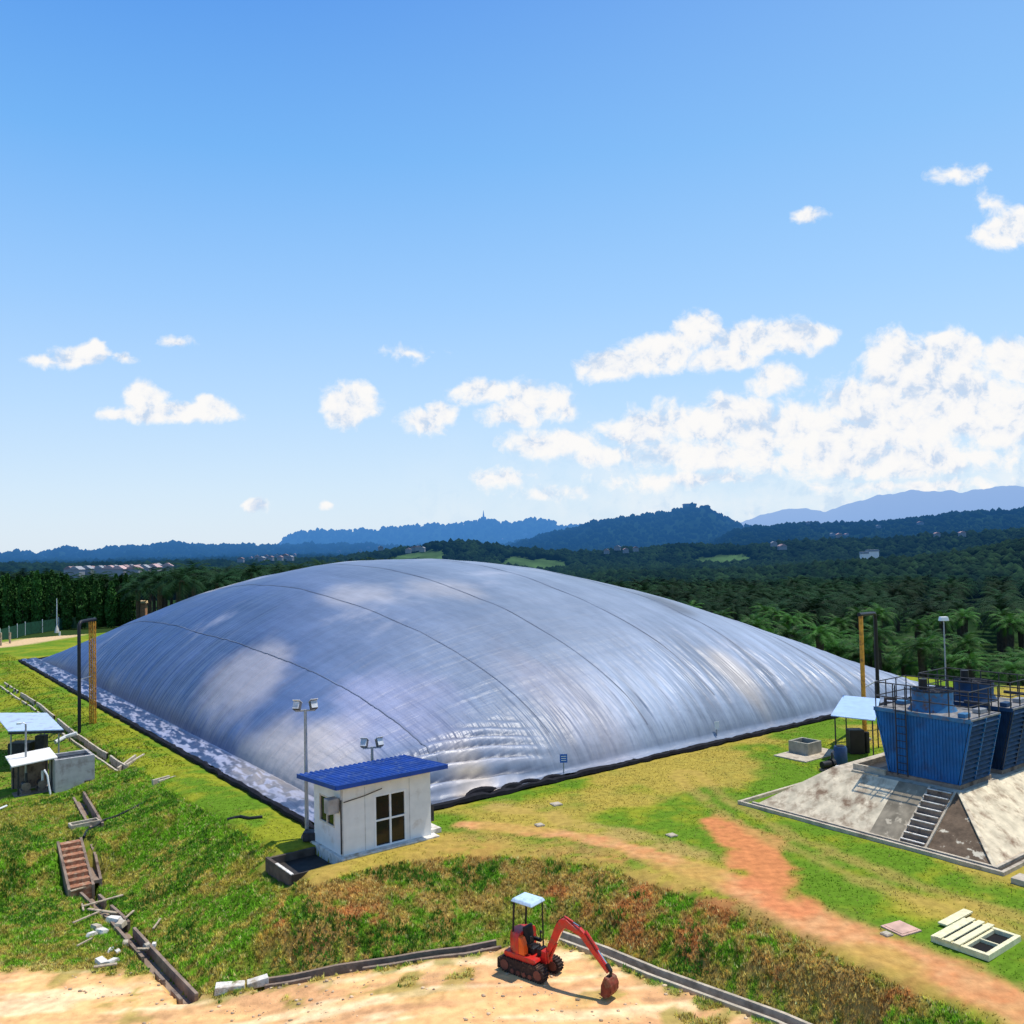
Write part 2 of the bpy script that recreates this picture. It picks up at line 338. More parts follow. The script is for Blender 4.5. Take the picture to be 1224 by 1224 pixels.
def ground_h(x, y, carve=True):
    x = np.asarray(x, float); y = np.asarray(y, float)
    s, t = ST(x, y)
    fh = far_h(x, y)
    terr = sm(t+.10*(s+7), 6.0, 8.1)*(s < 6)
    lz = LZ(x); lower = lz + (-.9-lz)*terr
    lower = lower + .9*sm(t, 45, 75)*(s < 6)*.6
    backright = np.maximum(sm(s, 48, 53), sm(t, 88, 100)*sm(s, -16, 0))
    lower = lower*(1-backright) + fh*backright
    lower = np.where(y > 128, fh, lower*(1-sm(y, 112, 128))+fh*sm(y, 112, 128))
    d = poly_dist(x, y, CREST+CREST[:1]); ins = inside(x, y, CREST)
    wob = 1+.25*(fbm(x*.35, y*.35, 3, 3)-.5)
    wd = np.where(s > 48, 5., np.where((t < -5) & (x > -2), 3.1, np.where((t < 4) & (s < 6), 3.9, 3.6)))*wob
    k = np.where(ins, 0., np.clip(d/wd, 0, 1)); k = k**.92*(1-.25*k) + .25*k*sm(k, 0, 1)
    h = lower*k
    near = 1-sm(y, 90, 125)
    rough = (fbm(x*.8, y*.8, 21, 4)-.5)
    onslope = ((k > .05) & (k < .97))
    h = h + rough*(.05+.10*onslope)*near
    h = h + (fbm(x*3.1, y*3.1, 33, 2)-.5)*.09*onslope*near
    for kk in ('road', 'bank', 'slope'):
        dd = poly_dist(x, y, DRAINS[kk]); h = h+(LZ(x)+.02-h)*(1-sm(dd, .35, 1.2))
    # keep it flat under the cover, the shed and the tower base
    fl = (1-sm(np.maximum(np.maximum(-s, s-LS), np.maximum(-t, t-LT)), .3, 1.3))
    h = h*(1-fl) + (-.06)*fl
    if carve:
        h = np.where((s > PITB[0]) & (s < PITB[1]) & (t > PITB[2]) & (t < PITB[3]), -.75, h)
        h = np.where(seg_dist(x, y, *STEPL) < .52, h-.35, h)
        for pts in DRAINS.values():
            dd = poly_dist(x, y, pts); h = np.where(dd < .30, h-.34, h)
    return h
def gh(x, y): return float(ground_h(np.array([x]), np.array([y]), False)[0])

# ------------------------------------------------------------------ ground colour (dry, sun bleached, no light painted in)
ROADEDGE = [tuple(PL(x, y)[:2]) for x, y in [(-400, 1120), (0, 1150), (90, 1158), (150, 1160), (200, 1170), (240, 1196), (300, 1182), (420, 1160), (560, 1140), (600, 1128), (650, 1122), (720, 1142), (780, 1168), (860, 1200), (935, 1225), (1000, 1260), (1000, 1900), (-900, 1900)]]
PATH = [tuple(P(x, y)[:2]) for x, y in [(560, 985), (640, 992), (700, 1000), (760, 1015), (820, 1036), (886, 1060), (919, 1077), (1000, 1114), (1090, 1147), (1150, 1174), (1224, 1204), (1400, 1300)]]
PATH2 = [tuple(P(x, y)[:2]) for x, y in [(868, 985), (893, 1005), (905, 1030), (915, 1060), (935, 1080)]]
PATH3 = [tuple(P(x, y)[:2]) for x, y in [(600, 962), (680, 985), (760, 1003), (830, 1022)]]
TRACKS = [tuple(P(x, y)[:2]) for x, y in [(820, 925), (860, 960), (930, 1000), (1050, 1050), (1150, 1085), (1260, 1120)]]
LROAD = [tuple(P(x, y, -.6)[:2]) for x, y in [(-150, 785), (0, 778), (60, 768), (110, 757), (150, 748), (200, 740)]]
BROWN = [(P(x, y, z)[:2], r) for x, y, z, r in [(430, 1100, -1, 2.8), (560, 1060, -1, 3.0), (680, 1065, -.9, 2.6), (790, 1100, -1, 2.2), (870, 1130, -1, 2.2), (950, 1170, -1.2, 2.2), (1040, 1200, -1, 2.), (370, 1130, -1.5, 1.6),(500,1110,-1.5,2.)]]
def c3(*c): return np.array(c)
def gcol(x, y, z):
    s, t = ST(x, y)
    n1 = fbm(x*.35, y*.35, 41, 4); n2 = fbm(x*1.3, y*1.3, 52, 4); n3 = fbm(x*.12, y*.12, 63, 3); n4 = fbm(x*4, y*4, 71, 3)
    def mix(a, b, f): f = np.asarray(f)[..., None]; return a*(1-f)+b*f
    green = c3(.105, .195, .014); lime = c3(.235, .250, .020); dkg = c3(.085, .185, .012); brown = c3(.31, .19, .062); red = c3(.56, .195, .078); tan_ = c3(.80, .44, .185)
    c = np.zeros(x.shape+(3,))+green
    c = mix(c, lime, sm(n1*.6+n2*.4, .42, .60))
    slope = (z < -.12)
    c = np.where((slope & (y < 60))[..., None], mix(mix(np.zeros_like(c)+dkg, green, sm(n2, .35, .6)), c3(.21, .19, .035), sm(n1*.5+n4*.5, .48, .62)), c)
    br = np.zeros(x.shape)
    for (q, r) in BROWN: br = np.maximum(br, 1-sm(np.hypot(x-q[0], y-q[1]), r*.45, r*1.25))
    br = br*sm(n2*.5+n4*.5, .36, .54)
    c = mix(c, brown, br*.88)
    c = mix(c, c3(.36, .13, .05), br*sm(fbm(x*.9, y*.9, 97, 3), .58, .72)*.7)
    # lower left meadow is patchy
    ll = (s < -3) & (t < 8) & (t > -30)
    c = np.where(ll[..., None], mix(c, c3(.27, .20, .05), sm(n2*.55+n4*.45, .50, .64)*.8), c)
    top = (~slope)
    dpa = poly_dist(x, y, PATH); wid = .55+.40*sm(x, 2, 9)
    f = 1-sm(dpa+(n2-.5)*.8+(n4-.5)*.35, wid*.45, wid*1.25)
    c = mix(c, mix(np.zeros_like(c)+red, c3(.60, .33, .15), n4), f*.92*(z > -.35))
    f = 1-sm(poly_dist(x, y, PATH2)+(n2-.5)*1.8, .35, 1.15); c = mix(c, red, f*.9*top)
    f = 1-sm(poly_dist(x, y, PATH3)+(n2-.5)*2.2, .1, 1.0); c = mix(c, c3(.42, .27, .09), f*.75*top)
    f = 1-sm(np.abs(poly_dist(x, y, TRACKS)-.5)+(n2-.5)*.8, .05, .55); c = mix(c, c3(.36, .24, .07), f*.6*top)
    # dry belt between path and tower base
    f = sm(n3*.5+n1*.5, .48, .6)*top*(t < 0); c = mix(c, c3(.40, .27, .06), f*.7)
    f = (1-sm(poly_dist(x, y, LROAD)+(n1-.5)*2.5, 1.6, 3.2))*(y > 60); c = mix(c, c3(.62, .42, .24), f*.9)
    # the sandy yard
    rin = inside(x, y, ROADEDGE); rd = poly_dist(x, y, ROADEDGE[:-2]); sd = np.where(rin, rd, -rd)+(n2-.5)*1.3+(n4-.5)*.5
    f = sm(sd, -.15, .55)
    yard = mix(np.zeros_like(c)+tan_, c3(.62, .33, .15), sm(fbm(x*.5, y*2.2, 77, 4), .45, .65))
    yard = mix(yard, c3(.45, .26, .13), sm(fbm(x*.22+y*.05, y*3.4-x*.5, 78, 3), .56, .70)*.55)
    yard = mix(yard, c3(.95, .68, .40), sm(fbm(x*.3, y*2.6-x*.35, 79, 3), .55, .68)*.6)
    yard = mix(yard, c3(.27, .24, .05), sm(n2*.6+n1*.4, .585, .66)*.75*(1-sm(sd, 1.5, 3.5)))
    c = mix(c, yard, f)
    far = sm(np.maximum(s-48.5, y-118), 0, 5); c = mix(c, c3(.025, .05, .012), far)
    return c

# ------------------------------------------------------------------ ground sheets
def axis(pts):
    out = [pts[0][0]]
    for (a, st0), (b, st1) in zip(pts[:-1], pts[1:]):
        v = a
        while v < b-1e-6:
            st = st0+(st1-st0)*(v-a)/(b-a); v = min(v+st, b); out.append(v)
    return np.array(out)
xs = axis([(-110, 1.5), (-60, .9), (-30, .3), (-22, .17), (20, .17), (30, .35), (60, .9), (130, 1.8)])
ys = axis([(8, .6), (20, .16), (40, .17), (60, .4), (140, 1.2)])
X, Y, Fc = grid(xs, ys); Z = ground_h(X, Y); Cc = gcol(X, Y, ground_h(X, Y, False))
m_ = np.stack([X.ravel(), Y.ravel(), Z.ravel()], 1)
tag(npmesh('ground', m_, Fc, m_ground, Cc.reshape(-1, 3), smooth=True), kind='structure')
aa = np.radians(np.arange(-50, 50.01, .14)); rr = np.concatenate([[90, 100, 110, 120, 130], 135*1.026**np.arange(0, 192)]) 
A_, R_, Fc = grid(aa, rr); X = R_*np.sin(A_); Y = R_*np.cos(A_); Z = far_h(X, Y)
Z = Z-4.0*(1-sm(np.maximum(Y-138, np.abs(X)-150), -6, 4))*(R_ < 190)
FIELDS = [(500, 664, 1300, .035, 170), (640, 662, 1250, .045, 150), (865, 652, 1280, .040, 110), (300, 668, 1900, .03, 200)]
def fieldmask(x, y):
    r = np.hypot(x, y); az = np.arctan2(x, y); m = np.zeros(np.shape(x))
    for px, py, R, wa, wr in FIELDS:
        a0 = AZEL(px, py)[0]; m = np.maximum(m, 1-sm(np.hypot((az-a0)/wa, (r-R)/wr)+.5*(fbm(az*80, r/60, 5)-.5), .8, 1.0))
    return m
fm = fieldmask(X, Y)[..., None]; nn = fbm(A_*140, np.log(R_)*22, 15, 4)[..., None]
cc = np.array([.008, .024, .010])*(1-nn)+np.array([.03, .06, .018])*nn; cc = cc*(1-fm)+np.array([.075, .14, .045])*fm
tag(npmesh('hills', np.stack([X.ravel(), Y.ravel(), Z.ravel()], 1), Fc, m_far, cc.reshape(-1, 3), smooth=True), kind='structure')

# ------------------------------------------------------------------ forest (merged small crowns)
def ico():
    bm = bmesh.new(); bmesh.ops.create_icosphere(bm, subdivisions=1, radius=1); v = np.array([q.co[:] for q in bm.verts]); f = np.array([[q.index for q in p.verts] for p in bm.faces]); bm.free(); return v, f
iv, if_ = ico()
def crowns(name, label, px_x, rlo, rhi, n, size, seed, colA=(.003, .014, .008), colB=(.018, .042, .014), tall=1., keep=None):
    rg = np.random.default_rng(seed); a0 = AZEL(px_x[0], 650)[0]; a1 = AZEL(px_x[1], 640)[0]
    az = rg.uniform(a0, a1, n); r = np.exp(rg.uniform(math.log(rlo), math.log(rhi), n)); x = r*np.sin(az); y = r*np.cos(az)
    ok = fieldmask(x, y) < .4
    if keep is not None: ok &= keep(x, y, r, az)
    x, y, r, az = x[ok], y[ok], r[ok], az[ok]; n = len(x); z = far_h(x, y)
    sz = (size*rg.uniform(.6, 1.3, n))*(1+r/1500.*.6)
    hgt = 4+rg.uniform(0, 3, n)
    V = iv[None]*sz[:, None, None]*np.array([1, 1, 1.05*tall]); V = V*(1+rg.uniform(-.28, .28, (n, len(iv), 1)))
    V = V+np.stack([x, y, z+hgt*.6+sz*.3], 1)[:, None]
    Fq = if_[None]+(np.arange(n)*len(iv))[:, None, None]
    k = rg.uniform(0, 1, (n, 1))**1.6; patch = fbm(az*70, np.log(r)*10, 3, 3)[:, None]; k = np.clip(k*.5+(patch-.35)*1.4, 0, 1)
    c = np.array(colA)*(1-k)+np.array(colB)*k; c = np.repeat(c, len(iv), 0)
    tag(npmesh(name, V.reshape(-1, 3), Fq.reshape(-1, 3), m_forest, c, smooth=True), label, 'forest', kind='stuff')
crowns('hill_forest', 'dense blue green forest covering the far hills and valley', (-120, 1350), 900, 5900, 52000, 3.6, 5)
crowns('valley_forest', 'dark green trees filling the plain beyond the plantation', (-120, 1350), 330, 1000, 30000, 2.5, 6)

# ------------------------------------------------------------------ palms
def frond(L, az, el0, nleaf, w, rg, V, F_):
    """one arching frond with separate leaflets on both sides"""
    pts = []; p = np.array([0., 0, 0]); el = el0; n = 8
    d = np.array([cos(az), sin(az)]); side = np.array([-sin(az), cos(az), 0])
    for i in range(n+1):
        pts.append(p.copy()); p = p+np.array([d[0]*cos(el), d[1]*cos(el), sin(el)])*L/n; el -= rg.uniform(.16, .24)
    pts = np.array(pts)
    def at(u): q = min(u*n, n-1e-6); i = int(q); return pts[i]*(1-q+i)+pts[i+1]*(q-i), pts[min(i+1, n)]-pts[i]
    for k in range(nleaf):
        u = .14+.86*k/nleaf; c, tg = at(u); tg = tg/np.linalg.norm(tg)
        ll = w*sin(pi*min(u*.85+.12, 1))**.6
        for sg in (-1, 1):
            tip = c+(side*sg*.8+tg*.55)*ll+np.array([0, 0, -.35*ll+rg.uniform(-.1, .15)]); o = len(V)
            hw = tg*(L/nleaf*.36)
            V += [c-hw, c+hw, tip]; F_.append((o, o+1, o+2))
m_frond2 = mat('young_fronds', (.034, .108, .014), .55, spec=.12, var=.5, scale=.5, rnd=.4, trans=.25)
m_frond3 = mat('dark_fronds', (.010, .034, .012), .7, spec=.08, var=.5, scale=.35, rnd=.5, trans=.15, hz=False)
def palm_mesh(name, nf, nleaf, L, seed, w=.95, m_=None):
    rg = random.Random(seed); V = []; F_ = []
    for i in range(nf):
        u = i/nf; frond(L*rg.uniform(.85, 1.1), i*2.39996+rg.uniform(-.2, .2), 1.35-1.35*u**.8+rg.uniform(-.1, .1), nleaf, w, rg, V, F_)
    me = bpy.data.meshes.new(name); me.from_pydata([tuple(q) for q in V], [], F_); me.materials.append(m_ or m_frond); return me, np.array(V), np.array(F_)
PALM = [palm_mesh('palm_crown', 26, 15, 3.6, k) for k in range(3)]
PALMY = [palm_mesh('young_palm_crown', 26, 15, 3.4, k+5, m_=m_frond2) for k in range(3)]
PALMD = [palm_mesh('dark_palm_crown', 24, 14, 3.6, k+9, m_=m_frond3) for k in range(3)]
tb = MB(); tb.tube([(0, 0, -4.5), (0, 0, -2), (0, 0, .15)], [.34, .28, .36], 7)
tr0 = tb.build('trunk', m_trunk); TRUNK = tr0.data; bpy.data.objects.remove(tr0)
sites = []
dirv = np.array([.47, .883]); dirc = np.array([.883, -.47])
for i in range(-40, 60):
    for j in range(-10, 75):
        q = np.array([55., 60.])+dirv*(i*6.6+(j % 2)*3.3)+dirc*(j*8.2-60)+np.array([random.uniform(-.8, .8), random.uniform(-.8, .8)])
        s, t = ST(*q)
        if q[1] < 40 or not (s > 52 or t > 82) : continue
        if s < -6: continue
        a = atan2(q[0], q[1]); r = np.hypot(*q)
        if a > .64 or a < -.40 or r > 420: continue
        if a < -.1 and r < 118: continue
        if r < 76: continue
        sites.append((q[0], q[1], r))
        if r < 112: sites.append((q[0]+3.1, q[1]+2.2, r+2)); sites.append((q[0]-2.6, q[1]+3.9, r+3.5))
for i in range(60):
    q = W(50.5+random.uniform(0, 3.5), -16+i*1.55); a = atan2(q[0], q[1])
    if .1 < a < .62 and np.hypot(*q[:2]) > 76: sites.append((q[0], q[1], np.hypot(q[0], q[1])))
sites.sort(key=lambda q: q[2])
# fronds that would poke up into open view first: the 290 nearest are single palms
def visible(x, y, z):
    # not hidden behind the inflated cover: compare with the cover's ridge height along the sight line
    for f in np.linspace(.3, .98, 40):
        px, py, pz = x*f, y*f, CH+(z-CH)*f; s, t = ST(px, py)
        if 0 < s < LS and 0 < t < LT and pz < 9.4*(1-(2*s/LS-1)**2)**.65*(1-(2*t/LT-1)**2)**.6: return False
    return True
npalm = 0; rest = []
for x, y, r in sites:
    a = atan2(x, y); back = a < -.1
    ht = (random.uniform(2.2, 4.2) if r < 100 else random.uniform(5.0, 6.8)) if not back else random.uniform(5.5, 7.5)
    z = gh(x, y)+ht
    if not visible(x, y, z+2.): continue
    k = random.uniform(.85, 1.2)*(.6 if (r < 112 and not back) else 1)
    if npalm < 290:
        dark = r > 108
        o = thing('oil_palm', ('tall oil palm in the dark rows of the plantation beyond the dome' if dark and not back else
                  'short bright oil palm at the near edge of the plantation behind the cooling towers') if not back else 'oil palm with arching fronds standing behind the left shoulder of the dome', 'palm tree', (x, y, gh(x, y)), random.uniform(0, 6.28),
                  ('dark rows of oil palms beyond the dome' if dark and not back else 'young oil palms at the plantation edge') if not back else 'oil palms behind the left shoulder of the dome')
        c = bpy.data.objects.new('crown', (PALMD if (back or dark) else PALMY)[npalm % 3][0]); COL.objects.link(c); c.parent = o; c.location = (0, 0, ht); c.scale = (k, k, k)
        if r < 250:
            tt = bpy.data.objects.new('trunk', TRUNK); COL.objects.link(tt); tt.parent = o; tt.location = (0, 0, ht-.1); tt.scale = (1, 1, (ht+.3)/4.5)
        npalm += 1
    else: rest.append((x, y, z, k))
print('PALMS', npalm, len(rest))
_, lv, lf = palm_mesh('far_palm', 15, 6, 3.8, 9, 1.3); bpy.data.meshes.remove(_)
V = []; F_ = []; cc = []
for n, (x, y, z, k) in enumerate(rest):
    a = random.uniform(0, 6.28); R2 = np.array([[cos(a), -sin(a), 0], [sin(a), cos(a), 0], [0, 0, 1]]); V.append((lv@R2.T)*k+np.array([x, y, z])); F_.append(lf+n*len(lv))
    q = random.uniform(.6, 1.5); cc.append(np.tile(np.array([.008, .026, .011])*q, (len(lv), 1)))
if rest: tag(npmesh('palm_plantation', np.concatenate(V), np.concatenate(F_), m_forest, np.concatenate(cc)), 'farther rows of oil palms merging into one dark plantation', 'plantation', kind='stuff')

# columnar trees in the row at left
def column_mesh(seed, h=9., r=.85, n=1500):
    rg = np.random.default_rng(seed); u = rg.uniform(0, 1, n); a = rg.uniform(0, 6.28, n); z = .4+u*(h-.4)
    rad = r*(np.sin(np.pi*np.clip(u*.78+.2, 0, 1))**.7)*(.72+.5*vn(u*9, a*1.3, seed))*rg.uniform(.7, 1.05, n)
    c = np.stack([rad*np.cos(a), rad*np.sin(a), z], 1); e1 = rg.normal(0, 1, (n, 3)); e1 /= np.linalg.norm(e1, axis=1)[:, None]
    e2 = np.cross(e1, rg.normal(0, 1, (n, 3))); e2 /= np.linalg.norm(e2, axis=1)[:, None]; q = rg.uniform(.14, .30, (n, 1))
    V = np.stack([c-e1*q, c+e2*q*.6, c+e1*q+np.array([0, 0, -.15]), c-e2*q*.6], 1).reshape(-1, 3); Fq = np.arange(4*n).reshape(-1, 4)
    o = npmesh('foliage', V, Fq, m_leaf); me = o.data; bpy.data.objects.remove(o); return me
CM = [column_mesh(k) for k in range(4)]
t2 = MB(); t2.tube([(0, 0, -.3), (0, 0, 7.5)], [.13, .04], 6); q = t2.build('trunk', m_trunk); CT = q.data; bpy.data.objects.remove(q)
for i in range(34):
    px = -38+i*5.9; zg = -.6; base = 752-.04*px
    p = P(px, base-1, zg); f = 1+.02*sin(i*2.1)
    o = thing('columnar_tree', 'tall narrow dark evergreen in the tight row along the left boundary', 'tree', (p[0]*f, p[1]*f, gh(p[0], p[1])-.1), random.uniform(0, 6), 'narrow evergreens in the boundary row')
    hs = random.uniform(.86, 1.02)*(.92 if i > 20 else 1)
    for nm, me in (('foliage', CM[i % 4]), ('trunk', CT)):
        c = bpy.data.objects.new(nm, me); COL.objects.link(c); c.parent = o; c.scale = (.92, .92, hs)
# palms rising behind the row at far left and to the dome shoulder
for i in range(46):
    if i < 18: px = -20+i*9.5+random.uniform(-3, 3); top = 683+random.uniform(-4, 6); Yd = 141+random.uniform(0, 12)
    else: px = 160+(i-18)*6.2+random.uniform(-2, 2); top = 684+random.uniform(-5, 8)-(px-160)*.035; Yd = 165+random.uniform(0, 30)
    d = DIR(px, top); d = d/d[1]; x = d[0]*Yd; zt = CH+d[2]*Yd; g0 = gh(x, Yd); k = random.uniform(.9, 1.15)
    o = thing('oil_palm', 'oil palm raising its fronds above the left boundary tree row' if i < 18 else 'oil palm in the clump between the boundary row and the dome', 'palm tree', (x, Yd, g0), random.uniform(0, 6),
              'oil palms above the boundary row' if i < 18 else 'clump of oil palms left of the dome')
    c = bpy.data.objects.new('crown', PALMD[i % 3][0]); COL.objects.link(c); c.parent = o; c.location = (0, 0, zt-g0-2.0); c.scale = (k, k, k)
    c = bpy.data.objects.new('trunk', TRUNK); COL.objects.link(c); c.parent = o; c.location = (0, 0, zt-g0-2.1); c.scale = (1, 1, (zt-g0-1.8)/4.5)

# ------------------------------------------------------------------ far houses
def raymarch(px, py, r0=600, r1=6500):
    d = DIR(px, py); hd = np.hypot(d[0], d[1]); rs = np.exp(np.linspace(math.log(r0), math.log(r1), 700))
    x = d[0]/hd*rs; y = d[1]/hd*rs; z = CH+d[2]/hd*rs; g = far_h(x, y)+6+4.*(1+rs/1667.); i = np.argmax(z < g)
    if not (z < g).any(): i = int(np.argmin(z-g))
    return x[i], y[i], g[i]-1
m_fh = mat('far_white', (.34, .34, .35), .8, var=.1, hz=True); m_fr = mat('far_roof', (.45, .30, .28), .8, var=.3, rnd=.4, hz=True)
HS = [(104, 684), (109, 682), (114, 682), (119, 683), (124, 681), (131, 684), (137, 683), (143, 685), (149, 683), (156, 681), (161, 684), (166, 680), (172, 683), (178, 680), (184, 682), (188, 678), (200, 680), (84, 684), (92, 685),
      (300, 668), (307, 667), (313, 669), (318, 666), (324, 668), (330, 665), (335, 668), (341, 666), (347, 668), (352, 664), (288, 670), (405, 660), (430, 659), (440, 655), (455, 656), (494, 657), (500, 656), (505, 658), (488, 659),
      (725, 660), (738, 656), (760, 657), (748, 659), (995, 640), (1003, 641), (1012, 640), (1050, 630), (1100, 626), (1120, 640), (925, 651), (935, 655), (600, 645), (628, 640), (966, 626), (1150, 639)]
for i, (px, py) in enumerate(HS):
    x, y, z = raymarch(px, py); r = np.hypot(x, y); w = 3.2+r*.0009*random.uniform(.4, 1.8); dp = w*.7; h = r*.0004
    grp = 'white houses of the far left valley town' if px < 270 else 'far houses below the hills at centre left' if px < 520 else 'scattered far houses among the trees on the right'
    lab = {'w': 'tiny white walled house in the far valley town at left', 'f': 'tiny white walled house among trees below the centre left hills', 's': 'tiny pale house scattered in the far forest right of centre'}[grp[0]]
    o = thing('far_house', lab, 'house', (x, y, z), random.uniform(-.3, .3), grp)
    MB().box(-w, w, -dp, dp, -2, h+3).build('wall', m_fh, o)
    b = MB(); b.prism([(-w*1.1, h+3), (w*1.1, h+3), (w*.2, h+4+w*.3), (-w*.2, h+4+w*.3)], -dp*1.15, dp*1.15); b.build('roof', m_fh if i % 3 == 0 else m_fr, o)
for k, (px, py, w, lab) in enumerate([(1033, 668, 4.2, 'white roofed shed in the plantation, left one of a pair'), (1043, 665, 7.5, 'longer white roofed shed in the plantation, right one of a pair')]):
    x, y, z = raymarch(px, py, 800, 2000); o = thing('plantation_shed', lab, 'shed', (x, y, z), .3)
    MB().box(-w, w, -2.5, 2.5, -2, 7).build('wall', m_hwall, o); b = MB(); b.prism([(-w*1.1, 7), (w*1.1, 7), (w, 9.2), (-w, 9.2)], -3, 3); b.build('roof', m_fh, o)
# hilltop building and mast
a, e = AZEL(823, 610); x, y = 3700*sin(a), 3700*cos(a); z = float(far_h(np.array([x]), np.array([y]))[0])
o = thing('hilltop_building', 'white building on the summit of the dark hill right of centre', 'building', (x, y, z), 0)
MB().box(-22, 22, -8, 8, -5, 17).build('wall', m_fh, o); b = MB(); b.prism([(-26, 17), (26, 17), (20, 22), (-20, 22)], -10, 10); b.build('roof', m_fr, o)
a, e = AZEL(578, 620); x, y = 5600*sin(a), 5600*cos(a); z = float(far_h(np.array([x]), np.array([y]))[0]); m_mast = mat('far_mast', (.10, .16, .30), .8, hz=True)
o = thing('hilltop_mast', 'thin tower with stepped base on the ridge above the dome', 'tower', (x, y, z), 0)
b = MB(); b.hexa([(-22, -22, -8), (22, -22, -8), (22, 22, -8), (-22, 22, -8)], [(-14, -14, 22), (14, -14, 22), (14, 14, 22), (-14, 14, 22)]); b.build('base', m_mast, o)
MB().tube([(0, 0, 22), (0, 0, 44), (0, 0, 62)], [6, 3.2, 1.2], 8).build('mast', m_mast, o)

# ------------------------------------------------------------------ the inflated cover
ss = np.unique(np.concatenate([np.linspace(0, 8, 90), np.linspace(8, LS-6, 250), np.linspace(LS-6, LS, 40)]))
tt = np.unique(np.concatenate([np.linspace(0, 14, 150), np.linspace(14, LT-4, 300), np.linspace(LT-4, LT, 20)]))
S, T, Fc = grid(ss, tt)
INS = 1.5
def cover_h(S, T):
    u = np.clip((S-INS)/(LS-INS-.4), 0, 1); v = np.clip((T-.5)/(LT-1.), 0, 1)
    z = 9.4*np.clip(1-(2*u-1)**2, 0, 1)**.65*np.clip(1-(2*v-1)**2, 0, 1)**.6
    return z
def ridged(x, y, seed, o=3): n = fbm(x, y, seed, o); return 1-np.abs(2*n-1)
Z = cover_h(S, T)
dl = np.clip(S-INS, 0, 99); df = np.clip(T-.5, 0, 99)
# folds run at right angles to each edge and die out up the cover
wl = np.exp(-dl/4.2)*(1-np.exp(-dl/.5)); wf = np.exp(-(df/(3.0+3.5*sm(S, 12, 30)))**1.6)*(1-np.exp(-df/.5))
cor = sm(S, 2.5, 5)*(1-sm(S, 10, 14))*(1-sm(T, 2.5, 5.))
pf = ridged(S*1.55-T*.22, T*.09, 8, 2)**2; pl_ = ridged(T*1.25+S*.10, S*.10, 3, 2)**2
wf = wf*(1-cor)*(.35+1.0*fbm(S*.16, T*.05, 12, 2)); Z = Z + wl*.14*(pl_-.5) + wf*.24*(pf-.4)
# big slack folds fanning out of the front corner
rc = np.hypot(S-1.5, T-.5); ac = np.arctan2(T-.3, S-.5)
wsp = np.interp(S, [2.5, 6, 11, 14], [1.25, .85, .45, .3]); phs = (T-.15)/wsp+.25*(fbm(S*.5, T*.4, 14, 2)-.5)*.9; fr = phs-np.floor(phs)
fan = sm(S, 3.0, 5.5)*(1-sm(S, 8.5, 12.5))*(1-sm(T, 1.6, 4.0)); fold = np.sin(np.pi*fr)**1.5
Z = Z + fan*wsp*.55*(fold-.35)
WR = np.stack([np.exp(-dl/6.)*(1-np.exp(-dl/.4))+.06, np.exp(-(df/4.5)**1.5)*(1-np.exp(-df/.4))*(1-fan*.95)+.05*(1-fan), 0*S], -1)
WR[..., 0] *= 1-sm(WR[..., 1], .3, .8)
Z = Z + (fbm(S*.16, T*.16, 19, 3)-.5)*.30*(1-np.exp(-np.minimum(dl, df)/3))
Z = Z + (ridged(S*.35, T*.06, 27)-.6)*.05
for k in range(1, 8):      # welds across the cover, as shallow grooves
    s0 = LS*k/7.6+ .25*np.sin(T*.13+k); Z = Z-.02*np.exp(-((S-s0)/.12)**2)
flat = (S < INS)
crump = (ridged(S*1.3, T*.9, 44, 4)-.5)*.16+(fbm(S*3, T*3, 45, 2)-.5)*.10
Z = np.where(flat, .08+crump*1.7*(.35+.65*np.sin(np.pi*np.clip(S/INS, 0, 1))), Z)
ff = (T < .5); Z = np.where(ff & ~flat, .06+(ridged(S*.9, T*2, 46, 3)-.5)*.16, Z)
Z = np.maximum(Z, .0)+.03
# colour of the sheet: sunlit right flank painted paler than the shaded left, dusty by the corner
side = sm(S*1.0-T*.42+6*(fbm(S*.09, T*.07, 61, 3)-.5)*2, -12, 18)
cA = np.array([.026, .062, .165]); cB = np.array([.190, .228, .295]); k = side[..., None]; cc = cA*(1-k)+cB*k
pm = np.clip(wf*1.6, 0, 1)[..., None]*.6; cc = cc*(1-pm)+cc*(.45+1.35*pf[..., None])*pm  # pleat shading painted in: grooves darkened, ridges brightened, along both edges
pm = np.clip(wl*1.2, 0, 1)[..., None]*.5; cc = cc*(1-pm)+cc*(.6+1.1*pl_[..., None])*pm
def blob(px, py, z, r): q = P(px, py, z); a, b = ST(q[0], q[1]); return 1-sm(np.hypot(S-a, (T-b)*.5)/r+.9*(fbm(S*.5, T*.3, 88, 4)-.5), .3, 1.1)
for (px, py, z, r, c, a) in [(262, 730, 5, 2.2, (.50, .44, .36), .8), (350, 775, 6, 3., (.48, .42, .36), .7), (300, 750, 6, 2.8, (.46, .42, .42), .6), (575, 940, .3, 1.6, (.60, .48, .34), .8), (430, 681, 9, 2.6, (.44, .40, .38), .5),
                          (530, 690, 8.4, 2.6, (.44, .40, .38), .5), (800, 742, 5, 1.6, (.06, .06, .06), .6), (880, 800, 3, 1.4, (.42, .36, .30), .6), (228, 728, 5.4, .9, (.05, .06, .08), .6), (340, 800, 5, 3, (.40, .36, .36), .4), (690, 830, 3, 3, (.30, .27, .30), .4), (480, 830, 3.5, 3, (.30, .30, .42), .5)]:
    m_ = (blob(px, py, z, r)*a)[..., None]; cc = cc*(1-m_)+np.array(c)*m_
st = flat[..., None]*sm(fbm(S*5, T*1.3, 47, 4), .52, .60)[..., None]; cc = cc*(1-flat[..., None]*.4); cc = cc*(1-st*.6)+np.array([.42, .43, .54])*st*.6  # glints of the crumpled liner painted in as pale streaks
